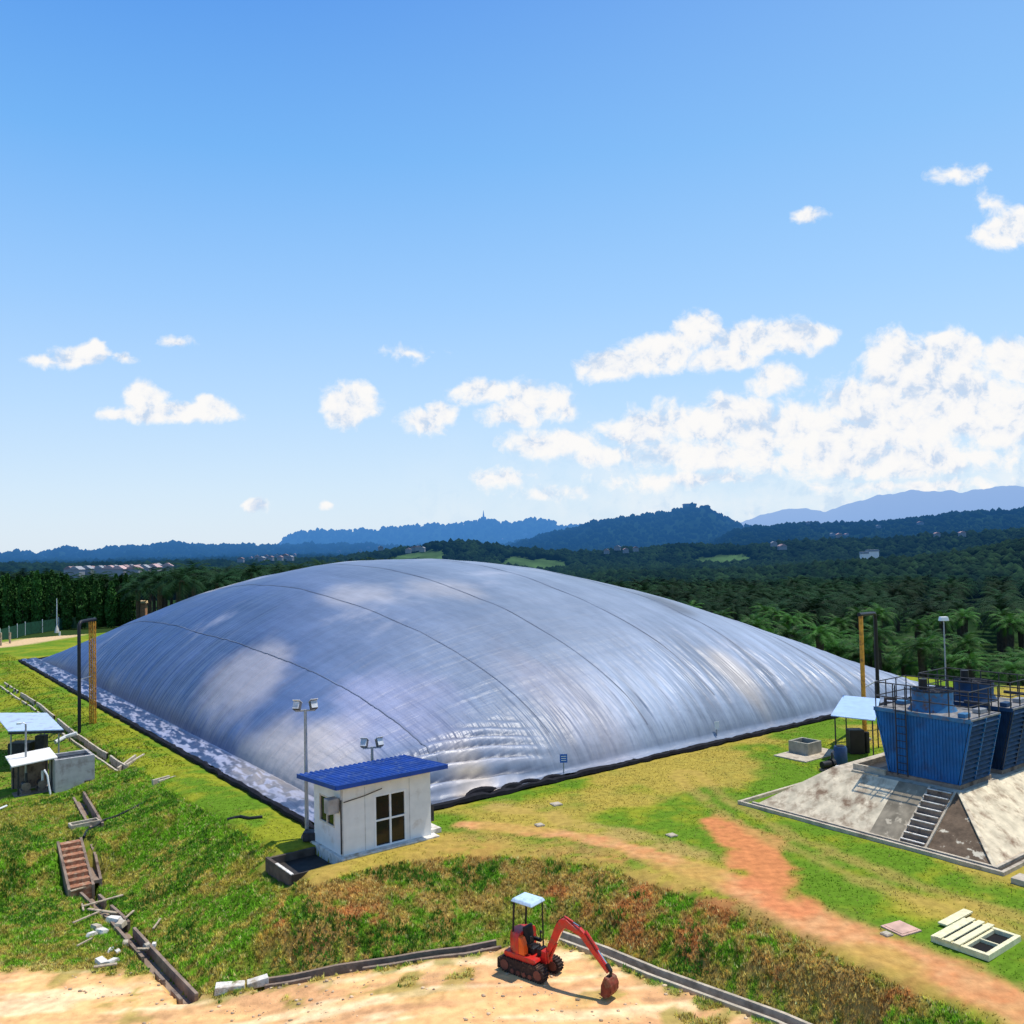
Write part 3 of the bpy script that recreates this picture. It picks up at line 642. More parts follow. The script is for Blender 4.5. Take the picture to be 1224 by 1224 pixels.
gr = (fan*(1-sm(fold, .15, .5)))[..., None]; cc = cc*(1-gr*.7)+np.array([.02, .025, .05])*gr*.7; hi = (fan*sm(fold, .6, .95))[..., None]; cc = cc*(1-hi*.35)+np.array([.45, .45, .52])*hi*.35  # groove shade and crest highlights of the slack folds painted in
dust = (1-sm(S, 5, 9))*(1-sm(T, .1, 2.2)); 
cover = thing('biogas_cover', 'huge inflated grey blue plastic cover bulging over the lagoon', 'inflated cover', W(0, 0), ROT)
def submesh(name, mask, mat_):
    idx = np.where(mask)[0]; f = Fc[idx]; u, inv = np.unique(f.ravel(), return_inverse=True)
    v = np.stack([S.ravel()[u], T.ravel()[u], Z.ravel()[u]], 1)
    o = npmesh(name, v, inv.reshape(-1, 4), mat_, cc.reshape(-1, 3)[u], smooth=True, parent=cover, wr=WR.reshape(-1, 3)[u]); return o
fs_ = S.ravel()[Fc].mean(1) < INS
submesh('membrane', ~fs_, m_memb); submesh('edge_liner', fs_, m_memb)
# black border of the anchor trench, standing in for its shadow
b = MB(); rg = random.Random(3)
def border(a, bb, n, w=.30):
    pts = []
    for i in range(n+1):
        f = i/n; pts.append((a[0]+(bb[0]-a[0])*f+rg.uniform(-.05, .05), a[1]+(bb[1]-a[1])*f+rg.uniform(-.05, .05), .02+rg.uniform(-.02, .06)))
    b.tube(pts, [rg.uniform(.10, .19) for _ in pts], 7)
border((-.12, -.1), (-.12, LT+.1), 160); border((-.1, -.14), (LS+.1, -.14), 110); border((LS+.1, 0), (LS+.1, LT), 60); border((0, LT+.1), (LS, LT+.1), 60)
b.build('border', m_border, cover, smooth=True)
def zat(s, t):
    i = int(np.clip(np.searchsorted(ss, s), 1, len(ss)-1)); j = int(np.clip(np.searchsorted(tt, t), 1, len(tt)-1))
    a = (s-ss[i-1])/(ss[i]-ss[i-1]); b_ = (t-tt[j-1])/(tt[j]-tt[j-1])
    return (Z[j-1, i-1]*(1-a)+Z[j-1, i]*a)*(1-b_)+(Z[j, i-1]*(1-a)+Z[j, i]*a)*b_
for k in range(1, 8):
    pts = []; t_ = .8+rg.uniform(0, 3)
    t1 = LT-1
    while t_ < t1: s_ = LS*k/7.6+.25*sin(t_*.13+k); pts.append((s_, t_, zat(s_, t_)+.012)); t_ += .2
    v = []; f = []
    for (x, y, z) in pts: v += [(x-.03, y, z+.004), (x, y, z+.02), (x+.03, y, z+.004)]
    for i in range(len(pts)-1): a = i*3; f += [(a, a+1, a+4, a+3), (a+1, a+2, a+5, a+4)]
    q = MB(); q.add(v, f); q.build('weld_seam', m_seam, cover)
# slack black wrinkles lying at the front corner
for (s_, t_, L_, h_, an) in [(7.2, .2, 1.8, .28, .1), (8.6, .0, 1.5, .24, .3), (9.7, .1, 1.2, .20, -.1), (10.9, .0, 1.3, .2, .1)]:
    pts = [(s_+cos(an)*(u-.5)*L_, t_+sin(an)*(u-.5)*L_+.1*sin(u*6), .06+h_*.4*sin(pi*u)) for u in np.linspace(0, 1, 9)]
    q = MB(); q.tube(pts, [.03+h_*.55*sin(pi*u)**.6 for u in np.linspace(0, 1, 9)], 8); q.build('slack_fold', m_border, cover, smooth=True)

# ------------------------------------------------------------------ shed
sh_s, sh_t = PST(409, 1026); e_s, e_t = PST(519, 1001); b_s, b_t = PST(381, 1011)
SW = e_s-sh_s; SD = b_t-sh_t; print('SHED', sh_s, sh_t, SW, SD, e_t)
SD = max(2.2, min(SD, 3.2)); HW = 2.22
shed = thing('blue_roof_shed', 'small white cabin with blue mono pitch roof beside the dome', 'shed', W(sh_s, sh_t, .06), ROT)
T_ = .1
b = MB(); dx0, dx1, dh = SW*.36, SW*.70, 1.78; wy0, wy1, wz0, wz1 = .55, SD-.5, .85, 1.75
b.box(0, dx0, 0, T_, 0, HW); b.box(dx1, SW, 0, T_, 0, HW); b.box(dx0, dx1, 0, T_, dh, HW)
b.box(0, SW, SD-T_, SD, 0, HW+.0)
b.box(0, T_, T_, wy0, 0, HW); b.box(0, T_, wy1, SD-T_, 0, HW); b.box(0, T_, wy0, wy1, 0, wz0); b.box(0, T_, wy0, wy1, wz1, HW)
b.box(SW-T_, SW, T_, SD-T_, 0, HW); b.build('wall', m_white, shed)
# sandwich panel joints, proud strips
b = MB()
for i in range(1, 4):
    x = SW*i/4
    if dx0-.05 < x < dx1+.05: continue
    b.box(x-.012, x+.012, -.006, 0, .02, HW-.04)
b.box(-.008, .05, -.012, -.002, 0, HW); b.box(-.012, -.002, -.008, .05, 0, HW)
b.build('panel_joint', mat('joint', (.5, .49, .47), .7), shed)
b = MB(); b.box(dx0, dx1, .03, .07, .02, dh); b.build('door_glass', m_glass, shed)
dr = MB(); xm = (dx0+dx1)/2; zm = dh*.52
for x in (dx0, xm, dx1): dr.box(x-.035, x+.035, -.02, .03, 0, dh+.03)
for z in (.03, zm, dh): dr.box(dx0, dx1, -.015, .028, z-.03, z+.03)
dr.build('door_frame', m_frame, shed, bevel=.004)
w = MB(); w.box(.03, .07, wy0, wy1, wz0, wz1); wg = w.build('window', m_glass, shed)
w = MB()
for y in (wy0, (wy0+wy1)/2, wy1): w.box(-.02, .03, y-.025, y+.025, wz0-.02, wz1+.02)
for z in (wz0, wz1): w.box(-.015, .028, wy0, wy1, z-.025, z+.025)
w.build('frame', m_cream, wg)
# roof: corrugated sheet falling to the back
v = []; f = []; nx = 90; ov = .42
z_f = HW+.30; z_b = HW+.10
for i in range(nx+1):
    x = -ov+(SW+2*ov)*i/nx; c = .022*(1 if (i//2) % 2 else -1)
    v += [(x, -.5, z_f+c), (x, SD+.45, z_b+c), (x, -.5, z_f+c-.03), (x, SD+.45, z_b+c-.03)]
for i in range(nx): a = 4*i; f += [(a, a+4, a+5, a+1), (a+2, a+3, a+7, a+6), (a, a+2, a+6, a+4), (a+1, a+5, a+7, a+3)]
f += [(0, 1, 3, 2), (4*nx, 4*nx+2, 4*nx+3, 4*nx+1)]
q = MB(); q.add(v, f); q.build('roof', m_blueroof, shed)
q = MB(); q.box(-ov-.01, SW+ov+.01, -.535, -.505, z_f-.13, z_f+.02); q.hexa([(-ov-.035, -.5, z_f-.13), (-ov-.005, -.5, z_f-.13), (-ov-.005, SD+.45, z_b-.13), (-ov-.035, SD+.45, z_b-.13)], [(-ov-.035, -.5, z_f+.02), (-ov-.005, -.5, z_f+.02), (-ov-.005, SD+.45, z_b+.02), (-ov-.035, SD+.45, z_b+.02)])
q.build('fascia', mat('blue_fascia', (.008, .05, .26), .5, var=.15), shed)
q = MB(); q.hexa([(-ov+.05, -.45, z_f-.09), (SW+ov-.05, -.45, z_f-.09), (SW+ov-.05, -.005, HW+.15), (-ov+.05, -.005, HW+.15)], [(-ov+.05, -.45, z_f-.06), (SW+ov-.05, -.45, z_f-.06), (SW+ov-.05, -.005, HW+.19), (-ov+.05, -.005, HW+.19)])
q.box(.0, SW, .005, T_-.01, HW+.001, HW+.22); q.build('soffit', m_cream, shed)
q = MB(); q.tube([(.04, -.10, 1.82), (.8, -.10, 1.9), (1.5, -.10, 2.03)], .018, 6); q.tube([(-.05, -.06, .1), (-.05, -.06, 1.9)], .03, 6); q.build('pipe', m_rail, shed)
q = MB(); q.box(-.45, -.06, .05, .42, 1.45, 1.95); q.build('wall_unit', mat('unit_grey', (.34, .32, .30), .6), shed, bevel=.02)
q = MB(); q.box(SW+.02, SW+.32, .3, .8, .35, .95); q.build('meter_box', m_rail, shed, bevel=.01)
q = MB(); q.box(SW+.05, SW+.5, .1, 1.0, -.05, .12); q.build('footing_block', m_concw, shed, bevel=.01)
# plinth with the sunken drain pit beside it
pl = thing('concrete_plinth', 'low concrete plinth with dark open pit under the white cabin', 'plinth', W(sh_s, sh_t, 0), ROT)
b = MB(); b.box(-.12, SW+.18, -.28, SD+.15, -.9, .055); b.build('slab', m_concw, pl, bevel=.01)
b = MB(); b.box(-1.95, -.15, -.30, -.18, -1.3, -.05); b.box(-1.95, -1.83, -.18, 1.9, -1.3, -.02); b.box(-1.83, -.15, 1.78, 1.9, -1.3, -.05); b.build('pit_wall', mat('pit_stone', (.09, .07, .055), .9, var=.4), pl, bevel=.01)
MB().box(-1.96, -1.86, -.31, 1.0, -.018, .012).build('coping', m_concw, pl)
b = MB(); b.box(-1.83, -.15, -.18, 1.78, -1.3, -.30); b.build('pit_floor', mat('dark_floor', (.03, .026, .022), .7, var=.4), pl)  # plain dark colour on the pit floor and front face
MB().box(-1.9, -.2, -.34, -.305, -1.4, -.02).build('pit_face', mat('dark_face', (.035, .028, .022), .8, var=.3), pl)

# ------------------------------------------------------------------ floodlight posts
def flood(px, py, z, hgt, label, spread=.36, yaw=0):
    p = P(px, py, z); o = thing('floodlight_post', label, 'floodlight', (p[0], p[1], z), yaw)
    b = MB(); b.tube([(0, 0, 0), (0, 0, hgt*.55), (0, 0, hgt)], [.075, .065, .05], 10); b.build('pole', m_grey, o, smooth=True)
    MB().tube([(0, 0, 0), (0, 0, .12)], [.22, .18], 10).build('base', m_concd, o)
    MB().bar((-spread, 0, hgt-.04), (spread, 0, hgt-.04), .06, .06).build('crossarm', m_grey, o)
    for sg in (-1, 1):
        R = Matrix.Translation((sg*spread*.85, -.02, hgt+.16)) @ Matrix.Rotation(sg*.35, 4, 'Z') @ Matrix.Rotation(-.5, 4, 'X')
        h = MB(); h.box(-.13, .13, -.06, .16, -.15, .15, R); hd = h.build('lamp_head', mat('lamp_housing', (.10, .10, .11), .5), o, bevel=.02)
        MB().box(-.115, .115, -.075, -.062, -.135, .135, R).build('lamp_glass', mat('lamp_glass', (.55, .56, .56), .15, spec=.6), hd)
        g = MB(); g.box(-.14, .14, -.16, .17, .152, .17, R); g.build('visor', mat('visor_grey', (.6, .6, .6), .5), hd)
flood(367, 1001, 0, 4.62, 'tall floodlight post with twin lamps beside the white cabin', yaw=.2)
flood(446, 975, .1, 2.15+.5, 'floodlight pair peeping above the blue cabin roof on a shorter post', yaw=.2)
# small junk at the post foot
p = P(366, 1003); b = MB(); b.box(-.30, .30, -.22, .22, 0, .32); o = b.build('valve_box', m_rail, None, bevel=.03); o.location = (p[0]+.25, p[1]-.15, .02); tag(o, 'dark box at the foot of the tall floodlight post', 'box')

# ------------------------------------------------------------------ signs on the lagoon edge
def sign(px, py, hgt, w, h, m_, label, z=0):
    p = P(px, py, z); o = thing('notice_sign', label, 'sign', (p[0], p[1], z), .1)
    MB().tube([(0, 0, 0), (0, 0, hgt)], .03, 6).build('post', m_grey, o); MB().box(-w/2, w/2, -.045, -.03, hgt-h, hgt).build('plate', m_, o)
    b = MB(); 
    for i in range(3): b.box(-w*.34, w*.34, -.05, -.047, hgt-h*.30-i*h*.24, hgt-h*.22-i*h*.24)
    b.build('lettering', m_frame, o)
sign(674, 928, 1.0, .34, .38, m_sign, 'small blue notice board on a post at the cover edge')
sign(857, 884, .95, .24, .42, m_frame, 'narrow white notice on a post at the cover edge farther right')

# ------------------------------------------------------------------ excavator
ex = thing('mini_excavator', 'small red tracked excavator with pale canopy digging beside the drain', 'excavator', (*PL(635, 1161)[:2], LOW), 0)
gx = gh(ex.location.x, ex.location.y); ex.location.z = gx+.02; ex.scale = (.92, .92, .90)
fwd = PL(728, 1194)-PL(635, 1161); ex.rotation_euler.z = atan2(fwd[1], fwd[0]); print('EXC reach', np.hypot(fwd[0], fwd[1]), gx)
def track(y0, y1):
    r = .21; pr = []
    for k in range(9): a = -pi/2-k*pi/8; pr.append((-.62+r*cos(a), .22+r*sin(a)))
    for k in range(9): a = pi/2-k*pi/8; pr.append((.62+r*cos(a), .22+r*sin(a)))
    b = MB(); b.prism(pr, y0, y1)
    # grousers
    n = len(pr); L_ = []
    for i in range(n):
        a = Vector((pr[i][0], 0, pr[i][1])); c = Vector((pr[(i+1) % n][0], 0, pr[(i+1) % n][1])); d = (c-a).length; k = max(1, int(d/.085))
        for j in range(k): L_.append((a+(c-a)*(j/k), (c-a).normalized()))
    for q, d in L_:
        nrm = Vector((d.z, 0, -d.x)); nrm = nrm if nrm.dot(q-Vector((0, 0, .22))) > 0 else -nrm
        b.bar((q.x+nrm.x*.012, y0-.005, q.z+nrm.z*.012), (q.x+nrm.x*.012, y1+.005, q.z+nrm.z*.012), .035, .035)
    t = b.build('track', m_track, ex)
    for yy in (y0-.012, y1+.012):
        c = MB()
        for (x, rr) in ((-.62, .15), (.62, .14), (-.32, .07), (-.1, .07), (.12, .07), (.34, .07)):
            z_ = .22 if abs(x) > .5 else .10; c.tube([(x, yy-.015, z_), (x, yy+.015, z_)], rr, 14)
        c.build('roller', mat('roller', (.14, .05, .035), .7), t)
track(-.50, -.25); track(.25, .50)
b = MB(); b.box(-.45, .45, -.25, .25, .14, .36); b.tube([(0, 0, .34), (0, 0, .44)], .26, 16); b.build('undercarriage', m_track, ex, bevel=.01)
b = MB(); b.prism([(-.92, .06), (-.86, .04), (-.84, .34), (-.90, .36)], -.50, .50); b.bar((-.86, -.2, .2), (-.4, -.2, .22), .06, .08); b.bar((-.86, .2, .2), (-.4, .2, .22), .06, .08); b.build('dozer_blade', m_track, ex, bevel=.006)
# upper body
b = MB(); b.prism([(-.62, .44), (.42, .44), (.52, .52), (.46, .60), (.05, .62), (.0, .62), (-.66, .62), (-.70, .52)], -.45, .45); body = b.build('deck', m_red, ex, bevel=.02)
def rounded_cowl():
    v = []; f = []; n = 17
    for k, (z, sc) in enumerate([(.622, .97), (.70, 1.0), (.98, 1.0), (1.12, .96), (1.21, .84), (1.24, .62)]):
        for i in range(n):
            a = pi*.5+pi*i/(n-1); v.append((-.18+cos(a)*.50*sc, sin(a)*.45*sc, z))
        v.append((-.12, -.45*sc, z)); v.append((-.12, .45*sc, z))
    m = n+2
    for k in range(5):
        for i in range(n-1): a = k*m+i; f.append((a, a+1, a+1+m, a+m))
        f.append((k*m+n-1, k*m+n, k*m+n+m, k*m+n-1+m)); f.append((k*m+n, k*m+n+1, k*m+n+1+m, k*m+n+m)); f.append((k*m+n+1, k*m, k*m+m, k*m+n+1+m))
    f.append(tuple(5*m+i for i in range(m))); return v, f
v, f = rounded_cowl(); b = MB(); b.add(v, f); b.build('engine_cowl', m_red, ex, bevel=.01, smooth=True)
b = MB(); b.prism([(-.118, .63), (.10, .63), (.08, .92), (-.02, 1.12), (-.118, 1.16)], -.45, -.24); b.build('side_panel', m_redd, ex, bevel=.02)
b = MB(); b.box(-.10, .26, -.20, .20, .63, .80); b.prism([(-.115, .80), (.0, .80), (-.06, 1.36), (-.15, 1.36)], -.21, .21); b.build('seat', m_black, ex, bevel=.03)
b = MB()
for y in (-.24, .24): b.box(-.05, .22, y-.04, y+.04, .85, .94); b.tube([(.18, y, .94), (.21, y, 1.12)], .018, 6); b.tube([(.21, y, 1.10), (.215, y, 1.18)], .035, 8)
for y in (-.1, .1): b.tube([(.40, y, .62), (.42, y, .98)], .015, 6)
b.box(.36, .48, -.16, .16, .62, .82); b.build('control_levers', m_black, ex)
b = MB()
for y in (-.31, .31): b.tube([(-.42, y, 1.18), (-.36, y, 2.10)], .032, 8)
b.tube([(-.36, -.36, 2.08), (-.36, .36, 2.08)], .028, 8); b.tube([(.24, .31, .64), (.24, .31, 2.08)], .022, 8); b.build('canopy_post', m_black, ex)
b = MB(); b.hexa([(-.48, -.36, 2.11), (.34, -.36, 2.09), (.34, .36, 2.09), (-.48, .36, 2.11)], [(-.42, -.30, 2.21), (.28, -.30, 2.20), (.28, .30, 2.20), (-.42, .30, 2.21)]); b.build('canopy', m_canopy, ex, bevel=.03)
# boom, stick and bucket
def plate_beam(pts, ws, y, name, m_, par):
    """pts: centre line (x,z); ws: depth of the beam at each point"""
    up = []; dn = []
    for i, (p_, w_) in enumerate(zip(pts, ws)):
        a = Vector(pts[max(i-1, 0)]); c = Vector(pts[min(i+1, len(pts)-1)]); d = (c-a).normalized(); n_ = Vector((-d.y, d.x)); up.append(Vector(p_)+n_*w_/2); dn.append(Vector(p_)-n_*w_/2)
    b = MB(); v = []; f = []
    for i in range(len(pts)):
        for yy in (-y, y): v += [(up[i].x, yy, up[i].y), (dn[i].x, yy, dn[i].y)]
    for i in range(len(pts)-1):
        a = 4*i; f += [(a, a+4, a+5, a+1), (a+2, a+3, a+7, a+6), (a, a+2, a+6, a+4), (a+1, a+5, a+7, a+3)]
    f += [(0, 1, 3, 2), (len(v)-4, len(v)-2, len(v)-1, len(v)-3)]; b.add(v, f); return b.build(name, m_, par, bevel=.01)
b = MB(); b.box(.44, .66, -.13, .13, .42, .78); b.box(.60, .74, -.10, -.05, .45, .80); b.box(.60, .74, .05, .10, .45, .80); b.build('swing_bracket', m_red, ex, bevel=.015)
boom = plate_beam([(.66, .72), (.86, 1.10), (1.10, 1.60), (1.22, 1.74), (1.36, 1.78), (1.60, 1.70), (1.92, 1.58)], [.15, .20, .25, .27, .25, .18, .14], .07, 'boom', m_red, ex)
stick = plate_beam([(1.78, 1.74), (1.94, 1.58), (2.40, 1.12), (2.78, .74)], [.12, .20, .16, .10], .055, 'stick', m_red, ex)
def ram(a, c, par):
    a = Vector((a[0], 0, a[1])); c = Vector((c[0], 0, c[1])); m1 = a+(c-a)*.6
    q = MB(); q.tube([a, m1], .038, 10); r_ = q.build('ram', m_red, par, smooth=True); q = MB(); q.tube([m1, c], .02, 8); q.build('ram_rod', m_chrome, r_, smooth=True)
ram((.70, .50), (1.18, 1.50), ex); ram((1.28, 1.95), (1.80, 1.80), boom); ram((2.02, 1.72), (2.72, .98), stick)
b = MB(); b.bar((2.72, 0, .97), (2.86, 0, .80), .10, .05); b.bar((2.86, 0, .80), (2.82, 0, .60), .09, .05); b.build('linkage', m_black, ex)
pr = [(2.74, .66), (2.90, .62), (2.98, .46), (2.97, .28), (2.88, .13), (2.74, .06), (2.62, .10), (2.60, .16), (2.74, .14), (2.84, .20), (2.91, .31), (2.92, .45), (2.86, .56), (2.74, .60)]
b = MB(); b.prism(pr, -.20, .20)
sidep = [(2.74, .64), (2.90, .60), (2.96, .46), (2.95, .28), (2.87, .15), (2.74, .08), (2.62, .12), (2.64, .40)]
b.prism(sidep, -.215, -.19); b.prism(sidep, .19, .215)
for y in (-.16, -.05, .06, .17): b.prism([(2.64, .10), (2.64, .16), (2.52, .13)], y-.02, y+.02)
b.build('bucket', m_bucket, ex, bevel=.006)
b = MB()
for y in (-.03, .03): b.tube([(.60, y, .80), (.78, y, 1.18), (1.05, y, 1.78), (1.28, y, 1.97), (1.6, y, 1.86), (1.85, y, 1.80)], .012, 5)
b.build('hose', m_black, ex)

# ------------------------------------------------------------------ drains, steps, debris
def drain(key, name, label, m_, wall=.10, inner=.34, lift=.035, broken=0, seed=1):
    pts = DRAINS[key]; rg = random.Random(seed); o = thing(name, label, 'drain', (*pts[0], gh(*pts[0])), 0); ox, oy, oz = o.location
    # resample
    q = [Vector(pts[0])]
    for a, b_ in zip(pts[:-1], pts[1:]):
        a = Vector(a); b_ = Vector(b_); n = max(1, int((b_-a).length/.6)); q += [a+(b_-a)*(i/n) for i in range(1, n+1)]
    zz = [gh(*p_) for p_ in q]; zz = [sum(zz[max(0, i-2):i+3])/len(zz[max(0, i-2):i+3]) for i in range(len(zz))]
    def side(off0, off1, z0, z1, nm, mm, skip=False):
        b = MB(); mid = (off0+off1)/2; nr = []
        for i in range(len(q)): d0 = (q[min(i+1, len(q)-1)]-q[max(i-1, 0)]).normalized(); nr.append(Vector((-d0.y, d0.x)))
        gz = [gh(q[i].x+nr[i].x*mid*1.6, q[i].y+nr[i].y*mid*1.6) if skip else zz[i] for i in range(len(q))]
        gz = [min(sum(gz[max(0, i-1):i+2])/len(gz[max(0, i-1):i+2]), zz[i]+.10) for i in range(len(gz))]
        for i in range(len(q)-1):
            if skip and rg.random() < broken:
                if b.v: b.build(nm, mm, o, bevel=.008); b = MB()
                continue
            n0, n1 = nr[i], nr[i+1]; c = lambda p_, n_, of, z: (p_.x+n_.x*of-ox, p_.y+n_.y*of-oy, z-oz)
            if not b.v: b.add([c(q[i], n0, off0, gz[i]+z0), c(q[i], n0, off1, gz[i]+z0), c(q[i], n0, off1, gz[i]+z1), c(q[i], n0, off0, gz[i]+z1)], [(0, 1, 2, 3)])
            a_ = len(b.v)-4; b.v += [c(q[i+1], n1, off0, gz[i+1]+z0), c(q[i+1], n1, off1, gz[i+1]+z0), c(q[i+1], n1, off1, gz[i+1]+z1), c(q[i+1], n1, off0, gz[i+1]+z1)]
            for k in range(4): b.f.append((a_+k, a_+(k+1) % 4, a_+4+(k+1) % 4, a_+4+k)); b.mi.append(0)
            if i == len(q)-2: b.f.append((a_+4, a_+5, a_+6, a_+7)); b.mi.append(0)
        if b.v: b.build(nm, mm, o, bevel=.008)
    side(inner/2, inner/2+wall, -.42, lift, 'kerb', m_, True); side(-inner/2-wall, -inner/2, -.42, lift, 'kerb', m_, True)
    side(-inner/2-.02, inner/2+.02, -.44, -.31, 'channel_floor', m_concd)
    return o
drain('bank', 'storm_drain', 'concrete drain channel running from the excavator along the bank foot', m_conc, seed=2, lift=.05)
drain('road', 'storm_drain', 'low worn drain channel between sandy yard and brown grass bank', m_concd, seed=3, broken=.1)
drain('slope', 'storm_drain', 'broken drain channel climbing from the yard corner to the brick steps', m_concd, seed=4, broken=.18)
drain('stair', 'storm_drain', 'steep drain channel beside the brick steps', m_concd, seed=5)
drain('upper', 'storm_drain', 'short drain channel between the grey tank and the small trough', m_concd, seed=6)
drain('terrace', 'storm_drain', 'white topped drain channel curving round the grey tank at left', m_conc, seed=7, broken=.1)
drain('spur', 'storm_drain', 'short drain spur climbing the bank beside the grey tank', m_conc, seed=8)
drain('spur_b', 'storm_drain', 'lone drain spur in the middle of the green bank', m_conc, seed=9)
# brick steps
pu = P(83, 1006, -.88); plw = P(97, 1063, -2.0); dd = Vector((plw[0]-pu[0], plw[1]-pu[1])); print('STEPS', pu, plw, dd.length)
st_ = thing('brick_steps', 'short flight of brown brick steps going down the left bank', 'steps', (pu[0], pu[1], -.88), atan2(dd.y, dd.x)); L_ = dd.length; n = 8
for i in range(n): 
    b = MB(); z1 = -(i)*1.15/n; b.box(i*L_/n, (i+1)*L_/n+.03, -.36, .36, -1.6, z1+.03); b.build('tread', m_brick, st_, bevel=.012)
for y in (-.46, .36): b = MB(); b.hexa([(0, y, -1.6), (L_+.05, y, -1.7), (L_+.05, y+.10, -1.7), (0, y+.10, -1.6)], [(0, y, .10), (L_+.05, y, -1.02), (L_+.05, y+.10, -1.02), (0, y+.10, .10)]); b.build('side_kerb', m_concd, st_, bevel=.01)
a = P(83, 991, -.9); c = P(118, 984, -.9); tr = thing('concrete_trough', 'small rectangular concrete trough above the brick steps', 'trough', (a[0], a[1], gh(a[0], a[1])), atan2(c[1]-a[1], c[0]-a[0])); L_ = np.hypot(*(c-a)[:2])
b = MB(); b.box(0, L_, -.26, -.18, -.3, .2); b.box(0, L_, .18, .26, -.3, .2); b.box(0, .08, -.18, .18, -.3, .2); b.box(L_-.08, L_, -.18, .18, -.3, .2); b.build('wall', m_conc, tr, bevel=.01); MB().box(.08, L_-.08, -.18, .18, -.3, -.0).build('floor', m_concd, tr)
def pipe_on(pts, r, name, label, m_, cat, lift=.05):
    q = []
    for a, b_ in zip(pts[:-1], pts[1:]):
        a = Vector(a); b_ = Vector(b_); n = max(1, int((b_-a).length/.4)); q += [a+(b_-a)*(i/n) for i in range(n)]
    q.append(Vector(pts[-1])); b = MB(); b.tube([(p_.x, p_.y, gh(p_.x, p_.y)+lift) for p_ in q], r, 8); return tag(b.build(name, m_, None, smooth=True), label, cat)
pipe_on([tuple(P(x, y, z)[:2]) for x, y, z in [(100, 1002, -.9), (104, 994, -.9), (125, 984, -.9), (150, 974, -.7), (173, 963, -.5)]], .05, 'black_hose', 'black hose lying across the grass from the trough up the bank', m_black, 'hose')
pipe_on([tuple(P(x, y, z)[:2]) for x, y, z in [(272, 1022, -1.4), (288, 1008, -1.), (298, 998, -.6), (314, 990, -.4)]], .06, 'black_hose', 'short black hose on the dark green bank left of the cabin', m_black, 'hose')
planks = [((98, 1086), (147, 1071), .10, 'long pale plank lying across the drain above the debris'), ((87, 1105), (122, 1090), .08, 'thin pale plank sloping down left of the debris heap'), ((105, 1089), (140, 1093), .12, 'weathered plank bridging the drain'),
          ((92, 1133), (110, 1122), .06, 'thin stick on bare grass left of the drain'), ((183, 1113), (192, 1101), .06, 'short upright looking stick right of the drain'), ((150, 1100), (160, 1090), .07, 'grey stick lying just right of the drain'),
          ((84, 1068), (104, 1061), .10, 'grey board lying at the foot of the brick steps'), ((164, 1137), (178, 1136), .10, 'short board laid over the lower drain'), ((112, 1158), (140, 1153), .12, 'dark board on the sand edge below the debris'), ((98, 1083), (100, 1090), .06, 'tiny peg near the end of the steps')]
for (a, c, w_, lab) in planks:
    a = P(*a, LOW+.1); c = P(*c, LOW+.1); b = MB(); za = gh(a[0], a[1])+.16; zc = gh(c[0], c[1])+.13; b.bar((0, 0, 0), (c[0]-a[0], c[1]-a[1], zc-za), w_, .04); o = b.build('plank', m_wood, None, bevel=.004); o.location = (a[0], a[1], za); tag(o, lab, 'plank', None)
rub = [(115, 1108, .22, 'pale broken concrete lump beside the left planks'), (122, 1113, .26, 'white broken concrete lump nearest the left drain kerb'), (137, 1100, .30, 'white slab fragment standing over the drain'), (144, 1105, .24, 'second white slab fragment at the drain lip'), (133, 1135, .16, 'small white stone on the grass below the debris'), (140, 1137, .15, 'smaller white stone right beside another one'),
       (176, 1130, .15, 'pale stone just right of the lower drain'), (184, 1129, .13, 'pale pebble like stone farthest right of the drain'), (110, 1116, .2, 'cream rubble piece at the left end of the heap'), (150, 1127, .18, 'grey rubble piece against the drain kerb'), (122, 1150, .28, 'flat brown rubble slab on the sand edge'), (134, 1149, .22, 'smaller flat rubble slab next to the brown one')]
for i, (px, py, r, lab) in enumerate(rub):
    p = P(px, py, LOW+.05); rg = random.Random(i+40); b = MB(); q = lambda z, k: [(r*k*sx*rg.uniform(.7, 1.2), r*.6*k*sy*rg.uniform(.7, 1.2), z*rg.uniform(.8, 1.2)) for sx, sy in ((-1, -1), (1, -1), (1, 1), (-1, 1))]
    b.hexa(q(-.06, 1), q(r*.4, .75)); o = b.build('rubble', m_concw if i % 3 else m_conc, None); o.location = (p[0], p[1], gh(p[0], p[1])+.02); o.rotation_euler.z = rg.uniform(0, 3); tag(o, lab, 'rubble')
# broken white slab at the yard corner
a = PL(256, 1190); c = PL(321, 1174); o = thing('broken_slab', 'long broken white concrete slab at the corner of the sandy yard', 'slab', (a[0], a[1], gh(a[0], a[1])+.07), atan2(c[1]-a[1], c[0]-a[0])); L_ = np.hypot(*(c-a)[:2])
b = MB(); b.hexa([(0, -.2, -.05), (L_*.55, -.22, -.05), (L_*.57, .16, -.05), (.05, .2, -.05)], [(0.02, -.18, .17), (L_*.55, -.22, .14), (L_*.57, .14, .12), (.05, .18, .18)]); b.build('slab_piece', m_concw, o, bevel=.02)
b = MB(); b.hexa([(L_*.6, -.16, -.05), (L_, -.10, -.05), (L_, .2, -.05), (L_*.6, .22, -.05)], [(L_*.6, -.16, .12), (L_, -.10, .20), (L_*.98, .16, .2), (L_*.6, .2, .1)]); b.build('slab_piece', m_concw, o, bevel=.02)
